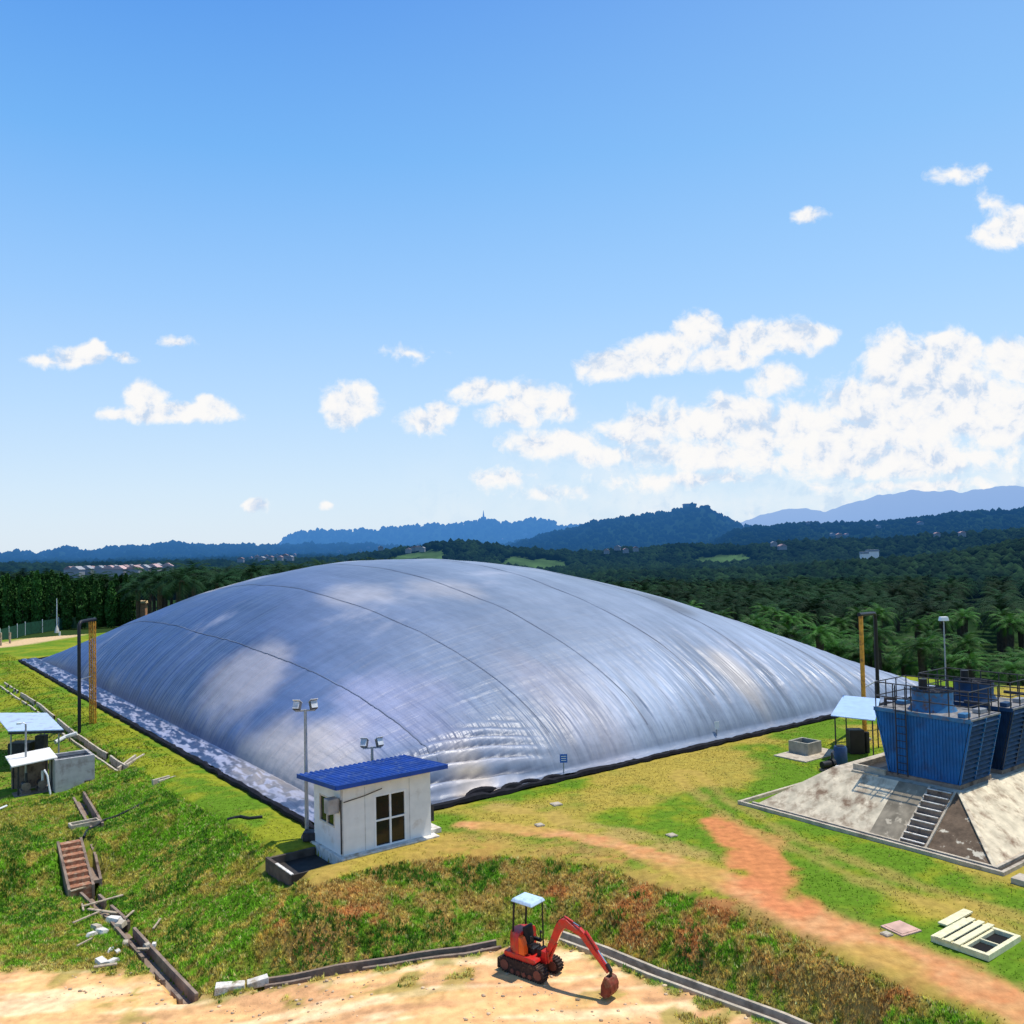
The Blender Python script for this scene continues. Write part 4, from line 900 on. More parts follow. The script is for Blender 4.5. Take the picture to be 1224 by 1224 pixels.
# slabs and covers on the platform
for (px, py, w_, m__, lab) in [(1077, 1111, .36, mat('pink_slab', (.52, .33, .25), .9), 'square pinkish concrete cover in grass right of the dirt path'), (665, 962, .2, m_conc, 'pale concrete cover on grass near the blue notice board'), (645, 987, .15, m_conc, 'small round edged cover on the bare track left of centre'), (803, 999, .16, m_conc, 'small pale cover between the two dirt tracks'), (1060, 1118, .12, m_conc, 'little stone in the grass beside the pink cover'), ]:
    p = P(px, py); b = MB(); b.box(-w_, w_, -w_, w_, -.1, .045); b.box(-w_*.82, w_*.82, -w_*.82, w_*.82, .047, .06); o = b.build('drain_cover', m__, None, bevel=.015); o.location = (p[0], p[1], gh(p[0], p[1])); o.rotation_euler.z = ROT-.2; tag(o, lab, 'cover')
# open pit with cream planks, bottom right
pa = P(1129, 1106); o = thing('open_pit', 'open rectangular pit with cream concrete rim at the lower right', 'pit', (*W(*PST(1190, 1148)), 0)[:3], ROT)
s0, t0 = PST(1182, 1150); s1, t1 = PST(1152, 1104); s2, t2 = PST(1240, 1132); LWt = t1-t0; LWs = max(s2-s0, 1.6); print('PIT', s0, t0, LWt, LWs)
o.location = (*W(s0, t0)[:2], 0)
b = MB(); r_ = .12; b.box(0, LWs, 0, r_, .0, .16); b.box(0, LWs, LWt-r_, LWt, .0, .16); b.box(0, r_, r_, LWt-r_, .0, .16); b.box(LWs-r_, LWs, r_, LWt-r_, .0, .16); b.box(r_, LWs-r_, LWt*.42, LWt*.42+.08, .0, .14); b.box(LWs*.48, LWs*.48+.06, r_, LWt*.42, .0, .13); b.build('rim', m_plank, o, bevel=.01)
MB().box(r_, LWs-r_, r_, LWt-r_, .03, .045).build('pit_bottom', mat('pit_dark', (.006, .005, .004), .9), o)
for i in range(3):
    y = LWt*.47+i*(LWt*.5)/3; b = MB(); b.box(-.05, LWs+.05, y, y+LWt*.5/3-.07, .162, .20); b.build('cover_plank', m_plank, o, bevel=.006)
p = P(1140, 1109); b = MB(); b.box(-.1, 1.3, -.13, .13, 0, .05); q = b.build('plank', m_plank, None, bevel=.005); q.location = (p[0]-.2, p[1]+.1, .05); q.rotation_euler.z = ROT; tag(q, 'cream plank lying in grass just left of the open pit', 'plank')
p = P(1224, 1056); b = MB(); b.box(-.3, .3, -.25, .25, 0, .18); q = b.build('concrete_block', m_conc, None, bevel=.02); q.location = (p[0], p[1], .0); q.rotation_euler.z = ROT; tag(q, 'small concrete block at the far right below the tower base', 'block')

# ------------------------------------------------------------------ vent frames (inverted U of pipe and mast)
def vent(pb, po, zb, zo, top_y_b, label, lattice):
    """black riser at pb, orange mast at po, joined by a bent head"""
    a = P(*pb, zb); c = P(*po, zo); o = thing('vent_frame', label, 'vent pipe', (a[0], a[1], zb), 0)
    def height(p_, ty, z0):   # height that reaches image row ty
        k = np.dot(p_-cC, cF); return (np.dot(p_-cC, cU)-(612-ty)*k/FPX)*-1/ cU[2]
    ha = height(a, top_y_b, zb); hc = height(c, top_y_b+(4 if lattice else -8), zo) if not lattice else ha+zb-zo; dx, dy = c[0]-a[0], c[1]-a[1]
    L_ = np.hypot(dx, dy); ux, uy = dx/L_, dy/L_
    r = .10
    MB().tube([(0, 0, -.3), (0, 0, ha-.35), (ux*.06, uy*.06, ha-.15), (ux*.22, uy*.22, ha-.02), (ux*.5, uy*.5, ha), (dx*.999, dy*.999, ha+(0 if lattice else .12)), (dx+ux*.35, dy+uy*.35, ha+(0 if lattice else .15))], r, 10).build('riser_pipe', m_black, o, smooth=True)
    z0 = zo-zb
    if lattice:
        b = MB(); w_ = .13
        for sx in (-1, 1):
            for sy in (-1, 1): b.bar((dx+sx*w_, dy+sy*w_, z0-.3), (dx+sx*w_, dy+sy*w_, hc+z0-.12), .05, .05)
        n = int(hc/.32)
        for i in range(n):
            z = z0+i*(hc-.2)/n; zz = z0+(i+1)*(hc-.2)/n
            for sy in (-1, 1): b.bar((dx-w_, dy+sy*w_, z), (dx+w_, dy+sy*w_, zz), .03, .03); b.bar((dx-w_, dy+sy*w_, z), (dx+w_, dy+sy*w_, z), .03, .03)
            for sx in (-1, 1): b.bar((dx+sx*w_, dy-w_, zz), (dx+sx*w_, dy+w_, z), .03, .03)
        b.build('lattice_mast', m_orange, o)
        MB().box(dx-.35, dx+.35, dy-.35, dy+.35, z0-.5, z0+.10).build('footing', m_concw, o, bevel=.02)
        MB().bar((0, 0, ha*.52), (dx, dy, ha*.52), .04, .04).build('tie_bar', m_grey, o)
    else:
        b = MB(); b.tube([(dx, dy, z0-.3), (dx, dy, ha*.5), (dx, dy, ha+.04)], [.12, .115, .11], 10); b.build('orange_mast', m_orange, o, smooth=True)
        MB().bar((0, 0, ha*.42), (dx, dy, ha*.42), .05, .05).build('tie_bar', m_grey, o)
        b = MB(); b.box(dx-.25, dx+.25, dy-.25, dy+.25, z0-.3, z0+.12); b.build('footing', m_conc, o, bevel=.02)
    print('VENT', a, c, ha, hc)
vent((95, 888), (111, 872), -.8, -.35, 744, 'tall black pipe joined to an orange lattice mast at the left bank', True)
vent((1051, 872), (1034, 884), 0, 0, 733, 'tall black pipe joined to a plain orange mast beside the cooling towers', False)

# ------------------------------------------------------------------ left pump station
TZ = -.9
pt = P(85, 946, TZ); tk = thing('concrete_tank', 'grey rendered concrete tank block beside the white lean to', 'tank', (pt[0], pt[1], TZ-.1), ROT)
s_a, t_a = PST(67, 947, TZ); s_b, t_b = PST(104, 938, TZ); ww = s_b-s_a; print('TANK', s_a, t_a, ww)
s_a, t_a = PST(66, 948, TZ); tk.location = (*W(s_a, t_a)[:2], TZ-.1)
b = MB(); Wt, Dt, Ht = 1.75, 1.6, 1.65
b.box(0, Wt, 0, .14, 0, Ht); b.box(0, Wt, Dt-.14, Dt, 0, Ht); b.box(0, .14, .14, Dt-.14, 0, Ht); b.box(Wt-.14, Wt, .14, Dt-.14, 0, Ht); b.build('wall', mat('grey_render', (.40, .38, .36), .9, var=.12, dirt=(.25, .22, .2), dscale=2), tk, bevel=.012)
MB().box(.14, Wt-.14, .14, Dt-.14, 0, Ht-.35).build('tank_water', mat('tank_water', (.02, .025, .02), .1), tk)
MB().bar((.2, .5, Ht+.02), (Wt-.2, .5, Ht+.02), .1, .04).build('top_bar', m_rail, tk)
MB().tube([(Wt*.75, -.06, .1), (Wt*.75, -.06, .45), (Wt*.9, -.12, .45)], .05, 8).build('outlet_pipe', m_rail, tk)
# lower lean-to
s_c, t_c = PST(20, 952, TZ); lean = thing('lean_to', 'low white roofed lean to sheltering dark pumps at the left', 'shelter', (*W(s_c, t_c)[:2], TZ-.05), ROT)
lw = s_a-s_c-.15; lw = max(1.6, min(lw, 3.2)); ld = 1.7
b = MB()
for x in (.08, lw-.08):
    for y in (.1, ld-.1): b.tube([(x, y, -.1), (x, y, 1.5)], .04, 6)
b.build('post', m_rail, lean)
b = MB(); b.hexa([(-.25, -.3, 1.48), (lw+.1, -.3, 1.62), (lw+.1, ld+.1, 1.74), (-.25, ld+.1, 1.60)], [(-.25, -.3, 1.54), (lw+.1, -.3, 1.68), (lw+.1, ld+.1, 1.80), (-.25, ld+.1, 1.66)]); b.build('roof', m_whiteroof, lean, bevel=.01)
MB().box(0, lw, ld-.12, ld, 0, 1.4).build('back_wall', m_concd, lean); MB().box(-.1, lw, -.1, ld, -.15, .05).build('floor', m_concd, lean)
for i, x in enumerate((.45, 1.15)):
    o = thing('water_pump', ['dark pump with round motor under the lean to, left one', 'dark pump with round motor under the lean to, right one'][i], 'pump', (*W(s_c+x, t_c+.7)[:2], TZ+.0), ROT)
    MB().tube([(0, -.3, .3), (0, .25, .3)], .17, 12).build('motor', m_rail, o, smooth=True); MB().tube([(0, -.42, .3), (0, -.3, .3)], .2, 14).build('casing', m_concd, o, smooth=True)
    MB().box(-.2, .2, -.4, .3, 0, .12).build('base', m_concd, o); MB().tube([(0, -.36, .45), (0, -.36, .95)], .06, 8).build('outlet', m_pipe if i else m_rail, o)
q = P(58, 950, TZ); b = MB(); b.tube([(-.25, .1, 1.15), (-.05, 0, .9), (0, 0, .55), (.12, -.05, .0)], .045, 8); o = b.build('drain_pipe', m_pipe, None, smooth=True); o.location = (q[0], q[1], TZ); tag(o, 'white bent plastic pipe in front of the lean to', 'pipe')
# upper shelter with pale blue roof
cor = [(-8, 853), (56, 853), (76, 872), (12, 874)]
zr = TZ+2.05; s_l, t_l = PST(12, 875, zr); s_r, t_r = PST(76, 873, zr); s_t, t_t = PST(55, 853, zr); print('SHEL', s_l, t_l, s_r, t_r, s_t, t_t)
p0 = P(10, 875, zr); p1 = P(76, 873, zr); p2 = P(56, 853, zr); p3 = P(-8, 853, zr)
sh = thing('roofed_shelter', 'open shelter with pale blue sheet roof above the grey tank', 'shelter', (p0[0], p0[1], TZ), 0)
rel = lambda p_: Vector((p_[0]-p0[0], p_[1]-p0[1], 0))
R_ = [rel(p0), rel(p1), rel(p2), rel(p3)]
b = MB(); b.hexa([(*q.xy, 2.05) for q in R_], [(*q.xy, 2.10) for q in R_]); b.build('roof', m_paleroof, sh)
b = MB(); b.bar((*R_[0].xy, 1.98), (*R_[1].xy, 1.98), .05, .12); b.bar((*R_[1].xy, 1.98), (*R_[2].xy, 1.98), .05, .12); b.build('fascia', m_rail, sh)
cen = sum(R_, Vector())/4
for q in R_: w_ = q+(cen-q)*.13; MB().tube([(w_.x, w_.y, -.3), (w_.x, w_.y, 2.04)], .045, 6).build('post', m_grey, sh)
w_ = cen; b = MB(); b.box(w_.x-.9, w_.x+.3, w_.y-.4, w_.y+.5, -.2, .95); b.box(w_.x+.5, w_.x+1.0, w_.y-.2, w_.y+.3, -.2, 1.3); b.build('switch_cabinet', m_rail, sh, bevel=.02)
MB().box(w_.x-1.6, w_.x+1.3, w_.y-.8, w_.y+.9, -.4, -.12).build('floor', m_concd, sh)
# lamp post in front of the shelter
p = P(31, 945, TZ); o = thing('lamp_post', 'grey lamp post standing in front of the pale blue roof', 'lamp post', (p[0], p[1], TZ), 0)
MB().tube([(0, 0, 0), (0, 0, 3.2)], [.06, .045], 8).build('pole', m_grey, o, smooth=True); b = MB(); b.tube([(0, 0, 3.18), (-.12, -.02, 3.26), (-.3, -.02, 3.24)], .03, 6); b.box(-.42, -.22, -.08, .05, 3.18, 3.26); b.build('lamp_arm', m_frame, o)
pipe_on([tuple(P(x, y, -.8)[:2]) for x, y in [(66, 896), (78, 893), (92, 892)]], .12, 'white_pipe', 'thick white pipe section lying above the grey tank', m_pipe, 'pipe', .15)
pipe_on([tuple(P(x, y, -.9)[:2]) for x, y in [(-6, 972), (3, 968), (8, 966)]], .05, 'white_pipe', 'short white pipe end in grass at the left frame edge', m_pipe, 'pipe', .1)

# ------------------------------------------------------------------ far left: fence, pole, hut
pts = [P(-60, 775, -.6), P(0, 765, -.6), P(30, 756, -.6), P(70, 750, -.6), P(110, 747, -.6), P(140, 743, -.6), P(165, 737, -.6)]
fe = thing('net_fence', 'dark green netting fence below the boundary tree row', 'fence', (pts[0][0], pts[0][1], -.6), 0)
q = []
for a, b_ in zip(pts[:-1], pts[1:]): n = max(1, int(np.hypot(*(b_-a)[:2])/3)); q += [a+(b_-a)*i/n for i in range(n)]
q.append(pts[-1]); o0 = pts[0]; b = MB()
for a, b_ in zip(q[:-1], q[1:]):
    za = gh(a[0], a[1])+.6; zb = gh(b_[0], b_[1])+.6
    b.bar((a[0]-o0[0], a[1]-o0[1], za+.9), (b_[0]-o0[0], b_[1]-o0[1], zb+.9), .02, 1.7)
b.build('netting', m_net, fe)
for a in q: z = gh(a[0], a[1])+.6; MB().tube([(a[0]-o0[0]+.05, a[1]-o0[1]-.06, z), (a[0]-o0[0]+.05, a[1]-o0[1]-.06, z+1.95)], .05, 5).build('post', m_frame, fe)
for i, (px, py, hh) in enumerate([(1, 778, 1.5), (12, 775, 1.3)]):
    p = P(px, py, -.6); o = MB().box(-.09, .09, -.09, .09, -.2, hh).build('fence_post', m_wood, None, bevel=.01); o.location = (p[0], p[1], gh(p[0], p[1])); tag(o, ['brown gate post at the left frame edge by the dirt road', 'second brown gate post just right of the frame edge'][i], 'post')
p = P(68, 753, -.6); o = thing('flag_pole', 'slim white pole on a pale base before the boundary row', 'pole', (p[0], p[1], gh(p[0], p[1])), 0)
MB().tube([(0, 0, 0), (0, 0, 5.0)], [.09, .05], 8).build('pole', m_frame, o); MB().tube([(0, 0, -.1), (0, 0, .5), (0, 0, 1.)], [.4, .25, .1], 8).build('base', m_concw, o); MB().tube([(0, 0, 3.6), (-2.6, -.5, 0)], .02, 4).build('guy_wire', m_rail, o)
p = P(167, 733, -.4); o = thing('brick_hut', 'small reddish brick hut at the left shoulder of the dome', 'hut', (p[0], p[1], -.6), .2)
b = MB(); b.box(-1.1, 1.1, -1, 1, -.4, 2.0); b.build('wall', mat('hut_wall', (.42, .20, .10), .9, var=.3), o); b = MB(); b.prism([(-1.4, 2.0), (1.4, 2.0), (1.1, 2.4), (-1.1, 2.4)], -1.3, 1.3); b.build('roof', mat('hut_roof', (.55, .38, .18), .9, var=.3), o); MB().box(-.4, .3, -1.03, -1.005, -.3, 1.4).build('door', m_rail, o)
for i, (px, py) in enumerate([(40, 752), (50, 751), (58, 750), (78, 769-10), (133, 742)]):
    p = P(px, py, -.6); o = MB().tube([(0, 0, -.2), (0, 0, 1.0)], .12, 8).build('marker_post', m_frame, None); o.location = (p[0], p[1]-1.5, gh(p[0], p[1]-1.5)); tag(o, 'short white marker post in front of the green netting fence', 'post', 'white marker posts along the dirt road')

# ------------------------------------------------------------------ right: tower base, cooling towers
bs, bt = PST(1189, 1038); b2s, b2t = PST(908, 960); bl = b2t-bt; print('BASE', bs, bt, b2s, b2t, bl)
ba = thing('tower_base', 'sloping pale concrete mound carrying the blue cooling towers', 'base', W(bs, bt, 0), ROT)
RUN, HB, BW = 2.1, 1.5, 13.5
# rectangle: s 0..BW, t 0..bl ; top inset by RUN
def top(x, y): return (x, y, HB)
sr0, sr1 = RUN*.98, RUN*.98+1.25     # stair strip along t
a0, a1 = bl*.18+1.0, bl*.18+2.0
a0 = RUN+.12; a1 = a0+.95
b = MB(); b.add([(0, a1+1.15, 0), (0, bl, 0), (RUN, bl-RUN, HB), (RUN, a1+1.15, HB), (0, a1+1.15, -.4), (0, bl, -.4)], [(0, 3, 2, 1), (0, 1, 5, 4)]); b.build('pale_slope', m_slab, ba)
b = MB(); b.add([(.004, a1, 0.002), (.004, a1+1.15, .002), (RUN, a1+1.15, HB-.004), (RUN, a1, HB-.004)], [(0, 3, 2, 1)]); b.build('stained_strip', mat('grey_stain', (.24, .20, .14), .95, var=.35, dirt=(.5, .42, .3), dscale=2.2, dirt_pos=(.58, .64)), ba)
b = MB(); b.add([(0, 0, 0), (0, a0, 0), (RUN, a0, HB), (RUN, RUN, HB)], [(0, 3, 2, 1)]); b.build('stained_slope', m_stain, ba)
b = MB(); b.add([(0, 0, 0), (RUN, RUN, HB), (BW, RUN, HB), (BW, 0, 0)], [(0, 3, 2, 1)]); b.build('front_slope', m_slab, ba)
b = MB(); b.add([(0, bl, 0), (BW, bl, 0), (BW, bl-RUN, HB), (RUN, bl-RUN, HB)], [(0, 1, 2, 3)]); b.build('rear_slope', m_slab, ba)
b = MB(); b.add([(RUN, RUN, HB), (BW, RUN, HB), (BW, bl-RUN, HB), (RUN, bl-RUN, HB)], [(0, 1, 2, 3)]); b.build('deck', m_conc, ba)
st = thing('concrete_stairs', 'dark concrete stairs with pale nosings up the sloping tower base', 'stairs', W(bs, bt, 0), ROT); n = 9
for i in range(n):
    b = MB(); x0 = i*RUN/n-.02; z1 = (i+1)*HB/n; b.box(x0, x0+RUN/n, a0+.05, a1-.05, z1-.5 if z1 > .5 else 0, z1); b.build('tread', m_concd, st)
    MB().box(x0-.015, x0+.06, a0+.06, a1-.06, z1+.003, z1+.03).build('nosing', m_concw, st)
for y in (a0-.02, a1-.05): b = MB(); b.hexa([(-.05, y, 0), (RUN, y, HB-.2), (RUN, y+.07, HB-.2), (-.05, y+.07, 0)], [(-.05, y, .06), (RUN, y, HB+.06), (RUN, y+.07, HB+.06), (-.05, y+.07, .06)]); b.build('side_kerb', m_conc, st)
# ridge bead on the hip, kerb drain round the foot
b = MB(); b.bar((0, 0, .03), (RUN, RUN, HB+.03), .12, .05); b.build('hip_bead', m_slab, ba)
b = MB(); b.box(-.50, -.38, -.50, bl+.5, -.15, .13); b.box(-.38, BW, -.50, -.38, -.15, .13); b.box(-.38, 4, bl+.38, bl+.5, -.15, .13); b.build('outer_kerb', m_conc, ba, bevel=.01)
b = MB(); b.box(-.14, -.02, -.14, bl+.1, -.15, .10); b.box(-.02, BW, -.14, -.02, -.15, .10); b.build('inner_kerb', m_conc, ba, bevel=.01)
b = MB(); b.box(-.38, -.14, -.38, bl+.38, -.2, .015); b.box(-.14, BW, -.38, -.14, -.2, .015); b.build('gutter', mat('gutter_dark', (.05, .04, .03), .9), ba)
# basin walls round the towers
tb_s, tb_t = PST(1145, 943, HB); tl_s, tl_t = PST(1057, 929, HB); print('TOWER', tb_s-bs, tb_t-bt, tl_s-bs, tl_t-bt)
ox_, oy_ = tb_s-bs, tb_t-bt; TL = tl_t-tb_t
b = MB(); y1 = min(oy_+TL+1.3, bl-RUN+1.2); x_ = ox_-.25
b.box(x_, x_+9, y1, y1+.12, HB-.1, HB+.22); b.box(x_, x_+.12, oy_+TL+.1, y1, HB-.1, HB+.22); b.box(x_-.30, x_-.2, oy_+TL+.2, y1, HB-.35, HB+.05); b.build('basin_wall', m_conc, ba, bevel=.01)
MB().box(x_+.12, x_+9, oy_+TL+.1, y1, HB+.003, HB+.03).build('basin_floor', mat('basin_dark', (.02, .018, .016), .5), ba)
def tower(ox, label, m_tower=m_tower, m_fanc=m_fanc):
    o = thing('cooling_tower', label, 'cooling tower', W(bs+ox, bt+oy_, HB), ROT); SWd = 2.15; HT = 2.42; fl = .5
    MB().box(-.1, SWd+.1, -.12, TL+.12, 0, .14).build('basin', m_concd, o)
    z0 = .14
    # ribbed trapezoid side (both)
    for xx, sg in ((0, -1), (SWd, 1)):
        b = MB(); b.add([(xx, 0, z0), (xx, TL, z0), (xx, TL+fl, HT), (xx, -fl, HT)], [(0, 1, 2, 3)])
        b.add([(xx-sg*.03, 0, z0), (xx-sg*.03, TL, z0), (xx-sg*.03, TL+fl, HT), (xx-sg*.03, -fl, HT)], [(3, 2, 1, 0)])
        n = 30
        for i in range(n):
            f = (i+.5)/n; y = -fl+f*(TL+2*fl); lo = z0 if 0 <= y <= TL else z0+(HT-z0)*((-y) if y < 0 else y-TL)/fl
            b.box(min(xx, xx+sg*.03), max(xx, xx+sg*.03), y-.012, y+.012, min(lo+.03, HT-.05), HT-.02)
        b.build('side_panel', m_tower, o)
    # louvred ends
    for base, top_, sg in ((0, -fl, -1), (TL, TL+fl, 1)):
        b = MB(); n = 13
        for i in range(n):
            f0 = i/n; f1 = (i+.75)/n; z_0 = z0+(HT-z0)*f0; z_1 = z0+(HT-z0)*f1; y0 = base+(top_-base)*f0; y1_ = base+(top_-base)*f1
            b.add([(.05, y0+sg*.10, z_0), (SWd-.05, y0+sg*.10, z_0), (SWd-.05, y1_-sg*.03, z_1+.02), (.05, y1_-sg*.03, z_1+.02), (.05, y0+sg*.10, z_0+.02), (SWd-.05, y0+sg*.10, z_0+.02)], [(0, 1, 2, 3), (4, 5, 2, 3), (0, 1, 5, 4)])
        b.build('louvre', m_towerd, o)
        b = MB(); b.add([(.03, base-sg*.12, z0), (SWd-.03, base-sg*.12, z0), (SWd-.03, top_-sg*.12, HT), (.03, top_-sg*.12, HT)], [(0, 1, 2, 3)]); b.build('fill_pack', m_black, o)
        b = MB()
        for x in (0.03, SWd/2, SWd-.03): b.bar((x, base+sg*.06, z0), (x, top_+sg*.06, HT), .06, .06)
        b.build('end_frame', m_tower, o)
    b = MB(); b.box(-.04, SWd+.04, -fl-.06, TL+fl+.06, HT+.002, HT+.06); b.build('top_deck', mat('grey_deck', (.20, .19, .18), .8, var=.4, scale=5), o)
    b = MB(); b.box(-.06, -.042, -fl-.08, TL+fl+.08, HT-.06, HT+.08); b.build('deck_edge', m_fanc, o)
    # fan cowl
    cy_ = TL*.5+.12; pts = [(SWd/2, cy_, HT+.06), (SWd/2, cy_, HT+.30), (SWd/2, cy_, HT+.78)]
    b = MB(); b.tube(pts, [.84, .70, .72], 28, cap=False); b.tube(pts[::-1], [.68, .66, .80], 28, cap=False); b.build('fan_cowl', m_fanc, o, smooth=True)
    b = MB(); b.tube([(SWd/2, cy_, HT+.76), (SWd/2, cy_, HT+.80)], .74, 28, cap=False)
    for k in range(8): a = k*pi/8; b.bar((SWd/2-.72*cos(a), cy_-.72*sin(a), HT+.79), (SWd/2+.72*cos(a), cy_+.72*sin(a), HT+.79), .015, .015)
    for r in (.25, .5): b.tube([(SWd/2+r*cos(a), cy_+r*sin(a), HT+.80) for a in np.linspace(0, 2*pi, 20)], .01, 4)
    b.build('fan_guard', m_rail, o)
    b = MB(); b.tube([(SWd/2, cy_, HT+.55), (SWd/2, cy_, HT+.65)], .14, 10)
    for k in range(5): a = k*2*pi/5; R = Matrix.Translation((SWd/2, cy_, HT+.6)) @ Matrix.Rotation(a, 4, 'Z') @ Matrix.Rotation(.35, 4, 'X'); b.box(.1, .62, -.08, .08, -.01, .01, R)
    b.build('fan', m_rail, o)
    MB().tube([(SWd*.42, cy_+.25, HT+.8), (SWd*.42, cy_+.25, HT+1.18)], .15, 12).build('fan_motor', m_black, o)
    for (x, y, w_) in ((.35, -.15, .22), (1.6, -.1, .26), (1.3, TL+.15, .3)):
        b = MB(); b.box(x-w_, x+w_, y-w_*.6, y+w_*.6, HT+.062, HT+.22); b.build('water_box', m_fanc if x != 1.6 else m_grey, o, bevel=.02)
    b = MB(); b.tube([(.3, TL+.3, HT+.1), (.3, TL+.3, HT+.38), (.5, TL*.5+1.2, HT+.38)], .07, 8); b.build('spray_pipe', m_rail, o); b = MB(); b.tube([(1.9, -.3, HT+.1), (1.9, -.3, HT+.34), (1.9, .6, HT+.34)], .06, 8); b.build('spray_pipe', m_rail, o)
    # railing
    b = MB(); cs = [(-.02, -fl), (SWd+.02, -fl), (SWd+.02, TL+fl), (-.02, TL+fl)]
    for i in range(4):
        a = cs[i]; c = cs[(i+1) % 4]; L_ = np.hypot(c[0]-a[0], c[1]-a[1]); n = max(2, round(L_/.75))
        for j in range(n): f = j/n; x = a[0]+(c[0]-a[0])*f; y = a[1]+(c[1]-a[1])*f; b.tube([(x, y, HT), (x, y, HT+1.02)], .022, 6)
        for z in (HT+.5, HT+1.02): b.tube([(*a, z), (*c, z)], .022, 6)
    b.build('railing', m_rail, o)
    # ladder on the long side
    b = MB(); y = TL*.78
    for yy in (y-.2, y+.2): b.bar((-.14, yy, .1), (-.14, yy, HT+1.0), .035, .035, up=(0, 1, 0))
    for i in range(11): b.tube([(-.14, y-.2, .3+i*.27), (-.14, y+.2, .3+i*.27)], .014, 5)
    b.build('ladder', m_rail, o)
tower(ox_, 'nearer blue cooling tower with ribbed flared side and top railing')
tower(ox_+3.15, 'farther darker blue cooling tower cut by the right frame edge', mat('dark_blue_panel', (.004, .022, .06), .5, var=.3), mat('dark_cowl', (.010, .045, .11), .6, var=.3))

# small tanks and lean-to beside it
ps, pts_ = PST(966, 906); o = thing('concrete_trough', 'low open concrete tank on a slab left of the cooling towers', 'tank', W(ps, pts_, 0), ROT)
b = MB(); b.box(-.9, 2.1, -.5, 1.3, -.1, .06); b.build('slab', m_conc, o, bevel=.01)
ps2, pt2 = PST(997, 905); b = MB(); x0, y0 = .15, .1; Lx, Ly, hh = 1.1, 1.1, .62
for q in ((0, Lx, 0, .1), (0, Lx, Ly-.1, Ly), (0, .1, .1, Ly-.1), (Lx-.1, Lx, .1, Ly-.1)): b.box(x0+q[0], x0+q[1], y0+q[2], y0+q[3], .06, hh)
b.build('wall', m_concd if 0 else mat('tank_grey', (.30, .28, .22), .9, var=.25), o, bevel=.01); MB().box(x0+.1, x0+Lx-.1, y0+.1, y0+Ly-.1, .07, .35).build('tank_water', m_glass, o)
p = P(1005, 914); o = thing('blue_drum', 'blue plastic drum standing beside the low concrete tank', 'drum', (p[0], p[1], 0), 0)
MB().tube([(0, 0, 0), (0, 0, .1), (0, 0, .75), (0, 0, .85)], [.27, .30, .30, .26], 16).build('body', mat('drum_blue', (.02, .06, .16), .5), o, smooth=True); MB().tube([(0, 0, .851), (0, 0, .88)], .2, 14).build('lid', m_black, o)
p = P(990, 921); o = thing('pump_set', 'black pump with pipe flanges on the grass edge', 'pump', (p[0], p[1], 0), .4)
MB().tube([(-.35, 0, .28), (.15, 0, .28)], .16, 12).build('motor', m_black, o, smooth=True); MB().tube([(.15, 0, .28), (.3, 0, .28)], .24, 14).build('casing', m_black, o); MB().box(-.35, .35, -.18, .18, -.03, .1).build('base', m_concd, o); MB().tube([(.24, 0, .4), (.24, 0, .75), (.5, .2, .75)], .05, 8).build('outlet', m_rail, o)
p = P(1003, 925); o = thing('valve', 'round pale valve wheel in front of the black pump', 'valve', (p[0], p[1], 0), .2)
MB().tube([(0, 0, -.05), (0, 0, .32)], .05, 8).build('stem', m_grey, o); MB().tube([(.13*cos(a), .13*sin(a), .33) for a in np.linspace(0, 2*pi, 15)], .02, 6).build('wheel', m_frame, o)
zr = 2.0; q0 = P(993, 856, zr); q1 = P(1046, 862, zr); q2 = P(1052, 836, zr+.35); q3 = P(1008, 832, zr+.35)
o = thing('pump_shelter', 'small shelter with pale blue roof between dome and cooling tower', 'shelter', (q0[0], q0[1], 0), 0); rl = lambda p_, z: (p_[0]-q0[0], p_[1]-q0[1], z)
b = MB(); b.hexa([rl(q0, zr), rl(q1, zr), rl(q2, zr+.35), rl(q3, zr+.35)], [rl(q0, zr+.04), rl(q1, zr+.04), rl(q2, zr+.39), rl(q3, zr+.39)]); b.build('roof', mat('shelter_roof', (.34, .47, .66), .5, var=.1), o)
cx = [(q0[i]+q1[i]+q2[i]+q3[i])/4 for i in range(2)]
for q in (q0, q1, q2, q3): x = q[0]+(cx[0]-q[0])*.15-q0[0]; y = q[1]+(cx[1]-q[1])*.15-q0[1]; MB().tube([(x, y, -.2), (x, y, zr+.02)], .035, 6).build('post', m_rail, o)
x, y = cx[0]-q0[0], cx[1]-q0[1]; b = MB(); b.box(x-.5, x+.2, y-.3, y+.3, 0, 1.15); b.tube([(x+.4, y, 0), (x+.4, y, 1.0)], .14, 10); b.build('control_box', m_black, o, bevel=.02)
# lamp with white box at the plantation edge
q = P(1128, 800, -1); Yq = 62; d = DIR(1128, 742); d = d/d[1]; x = d[0]*Yq; zt = CH+d[2]*Yq; g0 = gh(x, Yq)
o = thing('street_lamp', 'white lamp head on a slim pole before the plantation palms', 'lamp', (x, Yq, g0), 0)
MB().tube([(0, 0, 0), (0, 0, zt-g0)], [.06, .045], 8).build('pole', m_grey, o); b = MB(); b.hexa([(-.3, -.2, zt-g0), (.3, -.2, zt-g0), (.3, .2, zt-g0), (-.3, .2, zt-g0)], [(-.24, -.16, zt-g0+.28), (.24, -.16, zt-g0+.28), (.24, .16, zt-g0+.28), (-.24, .16, zt-g0+.28)]); b.build('lamp_head', m_frame, o, bevel=.02)

